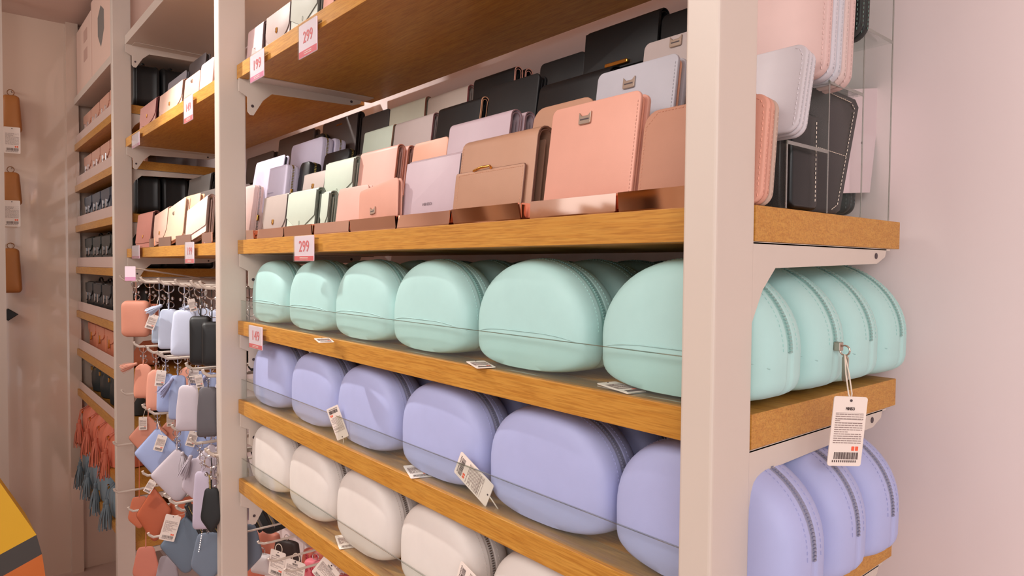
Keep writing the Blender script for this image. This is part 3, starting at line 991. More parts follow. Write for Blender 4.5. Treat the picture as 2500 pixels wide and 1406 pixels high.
# rose gold mirror trays
tr = [(604, 622), (630, 692), (697, 764), (770, 855), (859, 968), (972, 1099), (1111, 1274), (1297, 1504), (1514, 1835)]
tn = ['beside the left post', 'under the grey flap wallet', 'under the mint envelope wallet', 'under the small pale pink wallet', 'under the leaning pink wallet',
      'under the lilac wallet', 'under the beige bow wallet', 'under the salmon wallet', 'running behind the near post']
for (a, b), nm in zip(tr, tn):
    xa = PY(a, 560, .546).x; xb = min(PY(b, 540, .546).x, X1R - PW - .002)
    r = thing('mirror_tray', (xa, .5435, ZB + .0003), label='rose gold mirrored tray on the shelf front edge, %s' % nm, cat='display tray', group='rose gold mirrored trays')
    w = xb - xa
    MB().box((0, 0, .0015), (w, .0022, .0205)).obj('front_lip', M_ROSE, r).rotation_euler = (math.radians([4, -7, 3, -3, 5, -9, 12, -2, 6][tn.index(nm)]), 0, math.radians([0, .5, 0, -.4, .4, 0, 0, .5, 0][tn.index(nm)]))
    MB().box((0, 0, 0), (w, .026, .0015)).obj('base', M_ROSE, r)
    for x in (0, w - .002): MB().box((x, .0022, .0015), (x + .002, .024, .0205)).obj('side_lip', M_ROSE, r)


# ---------------------------------------------------------------- price cards
def price_card(corner, xr, Y, h, txt, label, tilt=0, bandc=M_RED, cardm=None, parent=None, red=None):
    """corner: pixel of the upper left corner; xr: pixel column of its right edge"""
    a = PY(corner[0], corner[1], Y); b = PY(xr, corner[1], Y); w = b.x - a.x
    p = thing('price_card', (a.x, Y, a.z - h), 0, math.radians(tilt), label, 'price card', 'price cards clipped to shelf fronts')
    MB().slab(rrect(w, h, .002, 3), -.0012, .0006, .0003).obj('card', cardm or M_PINKCARD, p)
    MB().box((.001, -.0016, .001), (w - .001, -.0011, h * .20)).obj('colour_band', bandc, p)
    q = MB()
    for zz in (.07, .125): q.box((w * .3, -.0019, h * zz), (w * .72, -.0014, h * (zz + .02)))
    q.obj('fine_print', M_CARD, p)
    if txt: letter(txt, .03, red or plain((224, 92, 100), .5, 'ink'), p, (w * .52, -.0016, h * .56), w * .52)
    MB().box((-.001, -.0032, -.001), (w + .001, -.0026, h + .001)).obj('clear_sleeve', M_CLEAR, p)
    MB().box((0, .0008, h * .86), (w, Y * 0 + max(.001, YF - Y), h * .90)).obj('clip', M_CLEAR, p)
    return p


price_card((720, 577), 767, .531, .048, '299', 'price card reading 299 on the wallet shelf front', bandc=M_RED)
price_card((731, 66), 775, .531, .062, '299', 'price card reading 299 on the top oak shelf front', bandc=plain((222, 80, 100), .5, 'ink'))
price_card((612, 139), 645, .531, .058, '199', 'price card reading 199 at the left end of the top oak shelf', bandc=plain((214, 104, 150), .5, 'ink'))
price_card((609, 793), 641, .531, .050, '149', 'price card reading 149 on the mint pouch shelf front', bandc=M_RED)

# wallets on the top oak shelf (their lower halves in view)
WA = (.556, ZA + .001)
def WT(xl, xr, style, yt, col, label, **k): return W(WA, style, xl, xr, yt, col, label, k.pop('tilt', 4), k.pop('d', .018), group='wallets on the top oak shelf', **k)
WT(603, 640, 'fold', 74, (216, 184, 184), 'pale pink folded wallet at the left post on the top oak shelf', print='MINISO')
WT(650, 708, 'fold', 40, (176, 156, 150), 'grey-pink round-flap wallet with gold clasp on the top oak shelf', flap=('round', .04), seal=.30)
WT(711, 776, 'fold', -10, (194, 196, 184), 'cream-mint envelope wallet behind the upper 299 card', flap=('point', .06), mark=1)
WT(790, 816, 'fold', -40, (220, 158, 140), 'salmon wallet right of the upper 299 card', stitch=False)
WT(822, 860, 'book', -70, (232, 178, 168), 'pink wallet at the top edge of the photo, top oak shelf', stitch=False)
WT(870, 930, 'book', -90, (214, 206, 196), 'grey wallet cut off by the top edge of the photo', stitch=False)
pl = MB().slab(rrect(.05, .018, .001, 3), 0, .001, .0003)
g = PY(613, 118, .546)
o = pl.obj('clear_label_holder', plain((196, 178, 176), .3, 'plastic')); o.location = (g.x, .546, ZA + .004); o.rotation_euler = (0, math.radians(25), 0)
tag(o, 'small grey plastic label holder tipped over beside the 199 card', 'label holder')

# swing tags lying on the pouch shelves
def loose_tag(px, py, Z, w, h, rz, label, rx=0, ry=0):
    r = ray(px, py); k = (Z - CAMZ) / r.z; p0 = r * k + Vector((0, 0, CAMZ))
    p = thing('hang_tag', p0, 0, 0, label, 'price tag', 'swing tags lying on the pouch shelves')
    t = swing_tag(p, w, h, name='card', big=False)
    p.rotation_euler = (math.radians(rx), math.radians(ry), math.radians(rz))
    return p


loose_tag(785, 826, ZC + .0035, .026, .05, 75, 'white swing tag sticking out under the second front mint pouch', -88)
loose_tag(1160, 882, ZC + .0035, .026, .05, 70, 'white swing tag under the fourth front mint pouch', -88)
loose_tag(1480, 934, ZC + .0035, .026, .055, 78, 'white swing tag between the fifth and last front mint pouches', -88)
loose_tag(1010, 1135, ZD + .0035, .034, .06, 70, 'white swing tag lying under the third front lavender pouch', -88)
loose_tag(840, 1305, ZE + .0035, .034, .06, 72, 'white swing tag with barcode lying under the second cream pouch', -88)

def upright_tag(parentlabel, px, py, Y, w, h, rot, label, rz=20):
    p0 = PY(px, py, Y)
    p = thing('hang_tag', p0, 0, 0, label, 'price tag', 'swing tags standing against the acrylic lips')
    t = swing_tag(p, w, h, name='card')
    e = Matrix.Rotation(math.radians(rz), 3, 'Z') @ Matrix.Rotation(math.radians(rot), 3, 'Y')
    p.rotation_euler = e.to_euler()
    s_ = MB(); s_.tube([(0, 0, -.002), (.004, .002, .008), (.010, .006, .016), (.013, .012, .022)], .0008, 5); s_.obj('tag_string', M_STRING, p)
    return p


upright_tag('', 1196, 1212, .5530, .036, .074, 116, 'white swing tag with barcode leaning on the lip before the fourth lavender pouch', 4)
upright_tag('', 838, 1070, .553, .028, .060, 155, 'beige swing tag standing on edge before the second lavender pouch', 25)
upright_tag('', 1196, 1480, .5505, .040, .070, 110, 'white swing tag at the bottom edge before the fourth cream pouch', 4)


# ---------------------------------------------------------------- puffy bodies, tassels, rings
PROF = [(.0, -1.0), (.30, -.995), (.55, -.97), (.74, -.91), (.85, -.82), (.915, -.71), (.955, -.57), (.98, -.42), (.993, -.27), (1.0, -.15), (1.0, -.10), (.985, -.08)]
PROF = PROF + [(k, -y) for k, y in reversed(PROF)]


def puffy(out, d, cz, name, m, prof=PROF, taper=None):
    v = []; f = []; n = len(out)
    for k, y in prof:
        for x, z in out:
            zz = cz + (z - cz) * k
            tk = 1 if taper is None else taper + (1.15 - taper) * min(1, max(0, zz / (2 * cz))) ** .8
            v.append((x * k, y * d / 2 * tk, zz))
    for i in range(len(prof) - 1):
        for j in range(n):
            l = (j + 1) % n; f.append((i * n + j, i * n + l, (i + 1) * n + l, (i + 1) * n + j))
    return mk(name, v, f, m, smooth=True)


def outl(kind, w, h):
    """outline of a hanging pouch, its top at z=0"""
    if kind == 'bucket':
        c = [(-.16, 0), (.16, 0), (.40, -.10), (.46, -.35), (.50, -.85), (.44, -1), (-.44, -1), (-.5, -.85), (-.46, -.35), (-.40, -.10)]
    elif kind == 'slim':
        c = [(-.26, .0), (.24, 0), (.40, -.05), (.45, -.4), (.52, -.93), (.40, -1), (-.36, -1), (-.48, -.95), (-.46, -.5), (-.38, -.06)]
    elif kind == 'diamond':
        c = [(0, 0), (.05, -.02), (.5, -.42), (.47, -.50), (.10, -.98), (0, -1), (-.08, -.97), (-.5, -.52), (-.5, -.46), (-.05, -.02)]
    elif kind == 'tri':
        c = [(-.30, 0), (.30, 0), (.5, -.62), (.46, -.72), (.06, -1), (-.06, -1), (-.46, -.72), (-.5, -.62)]
    else:
        return [(x, z - h) for x, z in rrect(w, h, min(w, h) * .2, 6, -w / 2, 0)]
    # corner cutting twice for soft corners
    P = [Vector(q) for q in c]
    for ct in (.12, .2):
        Q = []
        for i, a in enumerate(P):
            b = P[(i + 1) % len(P)]; Q += [a.lerp(b, ct), a.lerp(b, 1 - ct)]
        P = Q
    return [(q.x * w, q.y * h) for q in P]


def tassel(parent, loc, L, col, rot=(0, 0, 0), name='tassel', n=16, R=.008, seed=1):
    m = leather(col, .6); rr = random.Random(seed)
    t = MB().lathe([(R * .35, 0), (R * .6, -.002), (R * .62, -L * .17), (R * .5, -L * .19)], n=10).obj(name, m, parent, True)
    q = MB()
    for i in range(n):
        a = 2 * math.pi * i / n; k = rr.uniform(1.2, 2.1); l = L * rr.uniform(.85, 1); c, s_ = math.cos(a), math.sin(a)
        x0, y0 = c * R * .55, s_ * R * .55; x1, y1 = c * R * k, s_ * R * k; wv = Vector((-s_, c, 0)) * R * .20
        A = Vector((x0, y0, -L * .17)); B = Vector((x1 * .8, y1 * .8, -L * .55)); D_ = Vector((x1, y1, -l)); o_ = Vector((c, s_, 0)) * .0009
        vs = []
        for p_ in (A, B, D_): vs += [p_ - wv, p_ + wv, p_ + wv - o_, p_ - wv - o_]
        fs = []
        for k_ in (0, 4):
            for u in range(4): fs.append((k_ + u, k_ + (u + 1) % 4, k_ + 4 + (u + 1) % 4, k_ + 4 + u))
        fs.append((8, 9, 10, 11)); q.add(vs, fs)
    q.obj('fringe', m, t)
    t.location = loc; t.rotation_euler = rot
    return t


def keyring(parent, top, s=1.0):
    """ring over the hook, snap clasp and a second ring, from z=top down"""
    MB().ring((0, 0, top - .010 * s), .0105 * s, .0012 * s, 'Y', 20).obj('key_ring', M_CHROME, parent, True)
    q = MB(); q.ring((0, 0, top - .026 * s), .0055 * s, .0011 * s, 'X', 14, sq=1.4); q.lathe([(.0016 * s, 0), (.0028 * s, .003 * s), (.0016 * s, .006 * s)], (0, 0, top - .040 * s), 8)
    q.obj('snap_clasp', M_CHROME, parent, True)
    q = MB(); q.ring((.003 * s, .002, top - .046 * s), .007 * s, .0009 * s, 'Y', 16); q.obj('key_ring', M_CHROME, parent, True)
    for k in range(3):
        MB().lathe([(.0004, 0), (.003 * s, .002 * s), (.003 * s, .006 * s), (.0004, .008 * s)], ((k - 1) * .008 * s, .004 - .004 * k, top - (.036 + .006 * (k % 2)) * s), 8).obj('charm', M_CHROME, parent, True)


HG = 'small pouches hanging on the white hooks'
HOOKS = []


def hang(kind, cx, yt, yb, wpx, Y, col, label, rz=72, hookz=None, zipper=False, tas=None, tg=None, d=None, ring=True, tilt=0, group=HG):
    top = PY(cx, yt, Y); D = depth(top)
    h = (yb - yt) * D / F; w = wpx * D / F
    d = d or w * .45
    hz = hookz if hookz is not None else top.z + .05
    up = hz - top.z
    p = thing('hanging_pouch', top, math.radians(rz), 0, label, 'pouch', group, ry=math.radians(tilt))
    m = leather(col, .5)
    out = outl(kind, w, h)
    link('body', puffy(out, d, -h / 2, 'body', m, PROF, None if kind == 'box' else .30), p)
    if kind in ('box', 'diamond'):
        MB().tube([(a * 1.003, 0, b) for a, b in out], .0011, 5, closed=True).obj('zip_line', leather(shade(col, .72), .5), p)
    if zipper:
        q = MB()
        side = [o for o in out if o[0] > 0 and -h * .95 < o[1] < -h * .05]; side.sort(key=lambda o: -o[1])
        for a, b in zip(side[:-1], side[1:]):
            a = Vector(a); b = Vector(b); l = (b - a).length; k = 0
            while k < l:
                c = a.lerp(b, k / l); q.box((c.x * .965 - .0008, -d * .30, c.y - .0009), (c.x * .965 + .0026, -d * .30 + .0038, c.y + .0005)); k += .0024
        q.obj('zip_teeth', M_TEETHG, p)
    if ring: keyring(p, up + .006, up / .05 if up / .05 < 1.4 else 1.4)
    q = MB(); q.tube([(0, 0, up + .001), (.001, .001, up * .5), (.0, -.001, 0), (0, 0, -.004)], [.0011, .0011, .002, .0022], 6); q.obj('strap_loop', m, p)
    if tas:
        x, z, rot, L = tas[:4]
        tassel(p, (x, -d / 2 - .004, z), L, tas[4] if len(tas) > 4 else shade(col, .92), (0, math.radians(rot), 0), seed=int(cx))
    if tg:
        x, z, rot, s_ = tg
        t = swing_tag(p, .026 * s_, .046 * s_); t.location = (x, -d / 2 - .006, z); t.rotation_euler = (0, math.radians(rot), 0)
        q = MB(); q.tube([(0, 0, up * .6), (x * .5, -d / 2 - .004, (z + up * .6) / 2), (x, -d / 2 - .006, z - .002)], .0007, 5); q.obj('tag_string', M_STRING, p)
    return p


def hook(X, z, label, y0=.480, y1=.884, r=.0040, group='white display hooks', tip=.018):
    q = MB(); q.tube([(X, y0 - .002, z + tip), (X, y0, z + tip * .6), (X, y0 + .012, z + .001), (X, y0 + .03, z), (X, y1, z)], r, 8)
    o = q.obj('display_hook', M_WHITE, None, True)
    tag(o, label, 'hook', group)
    MB().slab(rrect(.024, .032, .003, 3, X - .012, z - .016), y1 - .002, y1 + .002, .0006).obj('mounting_plate', M_WHITE, o)
    return o


HB = [CAMZ - .058, CAMZ - .268, CAMZ - .452, CAMZ - .662, CAMZ - .835]
CORAL = (216, 146, 122); LBLU = (196, 206, 228); BLU = (158, 172, 212); LGR = (196, 186, 194); DUST = (104, 118, 134); BRN = (178, 92, 62); BK = (32, 33, 34)
H1 = dict(hookz=HB[0] - .003); H2 = dict(hookz=HB[1] - .003); H3 = dict(hookz=HB[2] - .003); H4 = dict(hookz=HB[3] - .003)
hang('box', 332, 734, 822, 64, .500, (218, 148, 124), 'coral boxy zip pouch hanging leftmost on the top row of hooks', 58, d=.045, **H1)
hang('box', 366, 742, 815, 40, .57, (224, 140, 112), 'second coral boxy pouch with a tassel behind the leftmost coral one', 75, tas=(-.004, .008, -25, .05), **H1)
hang('slim', 389, 772, 838, 36, .53, (180, 196, 218), 'grey-blue pouch at the left of the pale blue hanging ones', 72, tg=(-.012, .006, 20, 1.0), **H1)
hang('slim', 412, 754, 852, 50, .505, LBLU, 'pale blue pouch with a tassel on top, top hook row', 66, tas=(-.014, .012, 60, .045), **H1)
hang('slim', 450, 757, 868, 64, .500, (204, 212, 234), 'largest pale blue pouch beside the black ones, top hook row', 66, d=.04, tg=(.02, .03, -15, .7), **H1)
hang('box', 490, 772, 890, 48, .500, BK, 'black pouch with folded top right of the pale blue ones', 62, d=.04, **H1)
hang('box', 517, 786, 892, 44, .505, BK, 'black pouch half hidden by the second post, top hook row', 70, d=.04, **H1)
hang('bucket', 350, 888, 972, 44, .505, CORAL, 'coral bucket pouch at the left of the second hook row, tassel flung left', 60, tas=(-.012, .004, 70, .052), **H2)
hang('bucket', 381, 902, 1002, 46, .50, (218, 152, 130), 'coral bucket pouch, second from left in the second hook row', 64, **H2)
hang('slim', 404, 912, 1006, 42, .50, BLU, 'blue pouch with white tag between coral and blue tasselled ones', 64, tg=(-.006, .012, 8, 1.0), **H2)
hang('slim', 434, 916, 1024, 44, .52, (164, 178, 216), 'blue pouch behind a blue-grey tassel, second hook row', 66, tas=(-.010, -.006, 35, .060, (150, 152, 184)), **H2)
hang('slim', 462, 940, 1052, 64, .485, LGR, 'light grey zip pouch with open silver teeth, second hook row', 55, zipper=True, d=.035, tg=(.030, .03, -10, .7), **H2)
hang('slim', 508, 944, 1066, 54, .49, (92, 88, 92), 'dark grey pouch half hidden by the second post, second hook row', 66, d=.04, **H2)
hang('diamond', 362, 1016, 1118, 84, .56, CORAL, 'coral square pouch hanging by its corner behind the blue one', 68, tg=(-.014, .002, 0, 1.0), d=.02, **H3)
hang('diamond', 384, 1046, 1166, 100, .500, BLU, 'blue square pouch hanging by its corner, third hook row', 62, d=.022, zipper=False, tg=(.020, -.018, 18, 1.05), **H3)
hang('diamond', 432, 1096, 1224, 118, .490, LGR, 'large light grey square pouch hanging by its corner', 60, d=.024, tas=(.018, -.004, -6, .058), tg=None, **H3)
hang('slim', 452, 1052, 1100, 40, .60, BLU, 'small blue pouch deep behind the large grey square one', 66, **H3)
hang('tri', 488, 1118, 1226, 84, .50, (190, 178, 188), 'light grey pouch with grey tassels by the second post', 60, tas=(-.016, .012, 22, .062), d=.024, **H3)
hang('slim', 494, 1150, 1292, 46, .47, (188, 178, 196), 'long lilac-grey pouch with zip, hanging over the other grey ones', 58, zipper=True, d=.03, **H3)
hang('tri', 516, 1190, 1300, 50, .485, BK, 'shiny black pouch edge under the lilac-grey pouch at the second post', 66, **H3)
hang('tri', 340, 1212, 1290, 50, .56, (216, 126, 92), 'orange-brown pouch at the far left of the lowest hooks', 70, d=.02, ring=False, **H4)
hang('diamond', 376, 1192, 1322, 78, .51, BRN, 'rust brown folded wallet pouch hanging by a corner', 62, d=.024, tg=(.004, .030, 30, .9), **H4)
hang('diamond', 452, 1262, 1400, 110, .50, DUST, 'dusty blue-grey square pouch under the large white tag', 62, d=.02, tg=(-.024, .012, 16, 1.5), **H4)
hang('tri', 478, 1230, 1326, 60, .56, (44, 48, 52), 'black pouch with slanting silver zips, lowest hooks', 66, zipper=True, **H4)
hang('tri', 508, 1300, 1420, 80, .49, (112, 124, 140), 'dusty blue pouch at the bottom beside the second post', 60, d=.02, **H4)
hang('tri', 356, 1334, 1430, 60, .53, (206, 128, 108), 'rose pouch with a gold ended strap at the bottom left of the hooks', 66, d=.02, ring=False, zipper=False, hookz=CAMZ - .838)
hang('tri', 408, 1356, 1440, 52, .53, (150, 140, 146), 'grey-pink pouch at the bottom edge below the hanging tag', 66, d=.02, ring=False, hookz=CAMZ - .838)
for o in [o for o in bpy.data.objects if o.get('group') == HG]:
    if len(o['label'].split()) <= 11 and o.location.z > CAMZ - .75:
        dup(o, 'pouch hanging right behind the ' + o['label'], o.location + Vector((.004, .088, 0)))
# slanting slim zips of the black ones: a row of black card cases
g0 = PY(456, 1228, .50)
for k in range(6):
    g = Vector((g0.x, .50 + .036 * k, g0.z))
    c = thing('card_case', g, math.radians(66), 0, ['first', 'second', 'third', 'fourth', 'fifth', 'sixth'][k] + ' from the left of the slanting black zip card cases', 'card case', 'slanting black zip card cases', ry=math.radians(-24))
    MB().slab(rrect(.010, .125, .003, 3, -.005, -.125), -.02, .02, .003).obj('body', M_BLACK, c)
    q = MB()
    for j in range(32): q.box((.0048, -.0212, -.008 - j * .0034), (.0062, -.0170, -.006 - j * .0034))
    q.obj('zip_teeth', M_TEETHG, c)
hook(g0.x, g0.z + .004, 'white display hook carrying the slanting black card cases', y0=.46)
ch = MB()
for i in range(22):
    u = i / 21; a = PY(496, 1280, .47); b = PY(476, 1392, .47); q = a.lerp(b, u) + Vector((.004 * math.sin(u * 3), 0, 0))
    ch.lathe([(.0004, -.0022), (.0022, 0), (.0004, .0022)], q, 6)
tag(ch.obj('charm_chain', M_CHROME, None, True), 'silver ball chain dangling over the dusty blue pouch at the bottom', 'chain', None, 'stuff')
# black pouches deep in the bay, seen past the second post
for k, (cx, yt, yb, w_, Yd, nm) in enumerate([(636, 640, 716, 70, .64, 'maroon'), (634, 846, 920, 60, .66, 'black'), (628, 1048, 1130, 34, .64, 'black'), (664, 1240, 1300, 90, .70, 'black')]):
    hang('tri', cx, yt, yb, w_, Yd * 1.17, (150, 106, 100) if nm == 'maroon' else BK,
         ['rose-brown pouch seen through the left bracket beside the first mint pouch', 'black pouch seen left of the first lavender pouch', 'black pouch with zip seen left of the first cream pouch', 'black pouch seen below the left end of the lowest oak shelf'][k],
         40, hookz=None, zipper=(k in (0, 2)), group='pouches seen through the left brackets')
    g = PY(cx, yt, Yd * 1.17)
    hook(g.x, g.z + .047, 'white hook deep in the hanging bay holding the %s pouch beside the second post' % ['rose-brown', 'upper black', 'middle black', 'lower black'][k], y0=Yd * 1.17 - .03)

hx = [(-2.52, 0), (-2.37, 0), (-2.23, 0), (-2.12, 0), (-1.975, 0), (-1.84, 0), (-1.745, 0)]
for r_, z in enumerate(HB):
    cand = sorted(set(round(o.location.x, 3) for o in bpy.data.objects if o.get('group') == HG and z - (.17 if r_ in (2, 4) else .2) < o.location.z + .004 <= z))
    kept = []
    for x in cand:
        if not kept or x - kept[-1] > .010: kept.append(x)
    for j, x in enumerate(kept):
        hook(x, z, 'white display hook, %s from the left in the %s row of hanging pouches' % ((['first', 'second', 'third', 'fourth', 'fifth', 'sixth', 'seventh', 'eighth', 'ninth', 'tenth', 'eleventh', 'twelfth'][j]), ['top', 'second', 'third', 'fourth', 'lowest'][r_]))
    tag(MB().bbox((X2L + .004, .886, z - .018), (X2R - .004, .900, z + .018), .002).obj('hook_rail', M_WHITE), 'white rail behind the %s row of hooks' % ['top', 'second', 'third', 'fourth', 'lowest'][r_], 'rail', 'white hook rails')
# extra hooks that carry the pinkish price strip
q = MB(); a = PY(318, 654, .46); b = PY(520, 683, .80)
q.tube([a, b], .0026, 8); o = q.obj('display_hook', M_WHITE, None, True); tag(o, 'long thin label hook reaching out under the middle shelf, clear end card', 'hook')
c_ = MB().slab(rrect(.03, .045, .002, 3, -.015, -.040), -.001, .001, .0003).obj('end_card', M_PINKCARD, o); c_.location = a; c_.rotation_euler = (0, 0, math.radians(68))
c_ = MB().slab(rrect(.03, .012, .001, 3, -.015, -.040), -.0016, -.0009, 0).obj('colour_band', plain((214, 150, 186), .5, 'ink'), o); c_.location = a; c_.rotation_euler = (0, 0, math.radians(68))

# ---------------------------------------------------------------- wallets of the hanging bay
WB2 = (.556, ZA + .001)
g2 = 'wallets in the bay above the hanging pouches'
ROSE = (196, 140, 130); PBE = (232, 190, 170)
W(WB2, 'fold', 341, 380, 262, ROSE, 'dusty rose flap wallet with silver clasp on the upper shelf by the far post', 5, .022, flap=('round', .10), seal=.38, group=g2, edge=(120, 60, 60))
W(WB2, 'fold', 389, 445, 231, PBE, 'beige-pink round-flap wallet with gold clasp on the upper far shelf', 5, .02, flap=('round', .02), seal=.28, group=g2)
W(WB2, 'book', 449, 486, 196, (238, 178, 160), 'salmon wallet with small clasp behind the price card, upper far shelf', 5, .016, cat=(.5, .7), cs=.012, group=g2)
W(WB2, 'book', 488, 519, 160, (234, 206, 204), 'pale pink wallet beside the second post, upper far shelf', 5, .016, dy=-.003, group=g2)
W(WB2, 'book', 402, 446, 204, (150, 148, 156), 'grey wallet behind the beige-pink round-flap wallet', 5, .016, dy=.05, group=g2, stitch=False)
W(WB2, 'book', 452, 492, 158, (72, 66, 68), 'dark grey wallet behind the salmon one, upper far shelf', 5, .016, dy=.06, group=g2, stitch=False)
WB3 = (.562, ZB + .001)
W(WB3, 'fold', 332, 368, 521, (200, 132, 118), 'dusty rose flap wallet with silver clasp on the middle far shelf', 6, .022, flap=('sq', .12), seal=.25, group=g2)
W(WB3, 'fold', 375, 408, 522, PBE, 'cream-pink round-flap wallet, second on the middle far shelf', 6, .018, flap=('round', .04), seal=.25, ry=-6, group=g2)
W(WB3, 'book', 400, 448, 512, (246, 206, 178), 'bright peach wallet with small clasp leaning on the middle far shelf', 7, .016, dy=-.003, ry=-7, cat=(.45, .72), cs=.013, group=g2)
W(WB3, 'fold', 455, 506, 508, (238, 206, 194), 'pale pink wallet with flap leaning beside the second post', 7, .02, dy=-.002, ry=-9, flap=('sq', .16), group=g2)
W(WB3, 'book', 442, 478, 480, (246, 196, 160), 'peach wallet edge behind the pale pink leaning one', 7, .016, dy=.04, zoff=.02, group=g2, stitch=False)
W(WB3, 'fold', 448, 500, 436, (84, 78, 74), 'dark taupe wallet with gold clasp at the back of the middle far shelf', 7, .018, dy=.11, zoff=.03, seal=.5, flap=('sq', .3), group=g2)
W(WB3, 'book', 474, 519, 470, (96, 88, 84), 'taupe wallet beside the second post at the back', 7, .018, dy=.07, zoff=.02, group=g2, stitch=False)
for a, b, nm in ((366, 378, 'first'), (389, 419, 'second'), (431, 468, 'third'), (495, 519, 'fourth')):
    xa = PY(a, 580, .546).x; xb = PY(b, 580, .546).x; w = xb - xa
    r = thing('mirror_tray', (xa, .5435, ZB - .0015), label='small mirrored tray on the middle far shelf, %s from the left' % nm, cat='display tray', group='rose gold mirrored trays')
    MB().box((0, 0, .0015), (w, .0022, .028)).obj('front_lip', M_ROSE, r); MB().box((0, 0, 0), (w, .022, .0015)).obj('base', M_ROSE, r)
price_card((450, 243), 471, .531, .068, '149', 'small price card on the upper far shelf front', bandc=M_RED)
price_card((453, 592), 474, .531, .058, '199', 'small price card on the middle far shelf front', bandc=M_RED)
price_card((323, 332), 341, .531, .046, None, 'pink-edged blank card at the far post under the upper far shelf', bandc=plain((214, 140, 176), .5, 'ink'))
price_card((323, 600), 341, .531, .046, None, 'pink-edged blank card at the far post under the middle far shelf', bandc=plain((214, 140, 176), .5, 'ink'))

# ---------------------------------------------------------------- bags of the far narrow bay
def satchel(x, y, z, w, h, d, col, label, metal=M_CHROME, clasps=2, handle=True, rz=0, flap=True, group='bags in the far narrow bay', name='handbag', zipf=False):
    p = thing(name, (x, y, z), rz, 0, label, 'bag', group)
    m = leather(col, .42); m2 = leather(shade(col, .88), .45)
    o = rrect(w, h, min(w, h) * .22, 6, -w / 2, 0, (1, 1, 1, 1))
    link('body', puffy([(a, b) for a, b in o], d, h * .45, 'body', m, [(.0, -1), (.80, -1), (.93, -.98), (.985, -.9), (1, -.78), (1, -.70), (.985, -.67), (.975, -.3), (.975, .3), (.985, .67), (1, .70), (1, .78), (.985, .9), (.93, .98), (.8, 1), (0, 1)]), p)
    q = MB()
    for s_ in (-1, 1): q.tube([(a, s_ * d * .37, h * .45 + (b - h * .45) * 1.0) for a, b in o], .0016, 5, closed=True)
    q.obj('piping', m2, p)
    if flap:
        zb = h * .50; k = 10; out = [(-w * .47, h * .95), (-w * .47, zb + .03)]
        for i in range(k + 1):
            a = math.pi + math.pi * i / k; out.append((w * .44 * math.cos(a), zb + .03 + .03 * math.sin(a)))
        out += [(w * .47, zb + .03), (w * .47, h * .95)]
        MB().slab(out, -d / 2 - .005, -d / 2 + .006, .002).obj('flap', m, p)
    for i in range(clasps):
        cx = (i - (clasps - 1) / 2) * w * .38
        c = MB().slab(rrect(.014, .034, .002, 3, cx - .007, h * .40), -d / 2 - .010, -d / 2 - .004, .001).obj('clasp', metal, p)
        MB().lathe([(.004, 0), (.005, .004), (.003, .008)], (cx, -d / 2 - .007, h * .36), 8).obj('stud', metal, c)
    if handle:
        q = MB(); q.tube([(-w * .22, 0, h - .004), (-w * .20, 0, h + .010), (-w * .1, 0, h + .017), (w * .1, 0, h + .017), (w * .20, 0, h + .010), (w * .22, 0, h - .004)], .0042, 8); q.obj('handle', m2, p, True)
        for s_ in (-1, 1): MB().ring((s_ * w * .22, 0, h - .001), .006, .0012, 'Y', 10).obj('handle_ring', metal, p)
    if zipf:
        MB().tube([(-w * .4, -d / 2 - .001, h * .72), (0, -d / 2 - .003, h * .69), (w * .4, -d / 2 - .001, h * .72)], .0018, 6).obj('zip_line', metal, p)
        MB().slab(rrect(.006, .03, .002, 3, -.05, h * .52), -d / 2 - .005, -d / 2 - .002, .0006).obj('zip_pull', metal, p)
    return p


def floppy(x, y, z, w, h, d, col, label, seed=0, tas=True, gold=M_GOLD, group='bags in the far narrow bay', L=.11):
    """soft bucket bag with gathered top, drawstring and tassels"""
    p = thing('bucket_bag', (x, y, z), 0, 0, label, 'bag', group)
    m = leather(col, .5); rr = random.Random(seed); n = 40; v = []; f = []
    prof = [(.80, 0), (.95, .02), (1.0, .25), (.98, .5), (.88, .68), (.66, .82), (.60, .86), (.70, .93), (.84, 1.0), (.78, .99), (.55, .86), (.3, .7)]
    for i, (k, zz) in enumerate(prof):
        for j in range(n):
            a = 2 * math.pi * j / n; wob = (1 + .10 * math.sin(a * 9 + seed) * max(0, zz - .35) / .6 + .03 * math.sin(a * 4 + i + seed))
            v.append((w / 2 * k * wob * math.copysign(abs(math.cos(a)) ** .8, math.cos(a)), d / 2 * k * wob * math.copysign(abs(math.sin(a)) ** .8, math.sin(a)), h * zz))
    for i in range(len(prof) - 1):
        for j in range(n):
            l = (j + 1) % n; f.append((i * n + j, i * n + l, (i + 1) * n + l, (i + 1) * n + j))
    f.append(tuple(reversed(range(n))))
    link('body', mk('body', v, f, m, smooth=True), p)
    q = MB(); q.tube([(w * .33 * math.cos(a), d * .33 * math.sin(a) * 1.02, h * .86) for a in [2 * math.pi * i / 24 for i in range(24)]], .004, 6, closed=True); q.obj('drawstring', leather(shade(col, .85), .5), p)
    MB().slab(rrect(.016, .02, .002, 3, -w * .25, h * .60), -d / 2 - .002, -d / 2 + .006, .001).obj('buckle', gold, p)
    if tas:
        for s_ in (-1, 1):
            fx = s_ * w * .12 + rr.uniform(-.02, .02); fy = -d / 2 - .018; zz = h * (.42 + .08 * s_)
            q = MB(); q.tube([(s_ * .01, -d * .3, h * .86), (fx * .8, -d / 2 - .008, h * .72), (fx, fy, zz)], .0022, 6); q.obj('tassel_cord', leather(shade(col, .9), .5), p)
            tassel(p, (fx, fy, zz), L, shade(col, .92), (0, math.radians(rr.uniform(-10, 10)), 0), R=.013, n=14, seed=seed + s_)
    return p


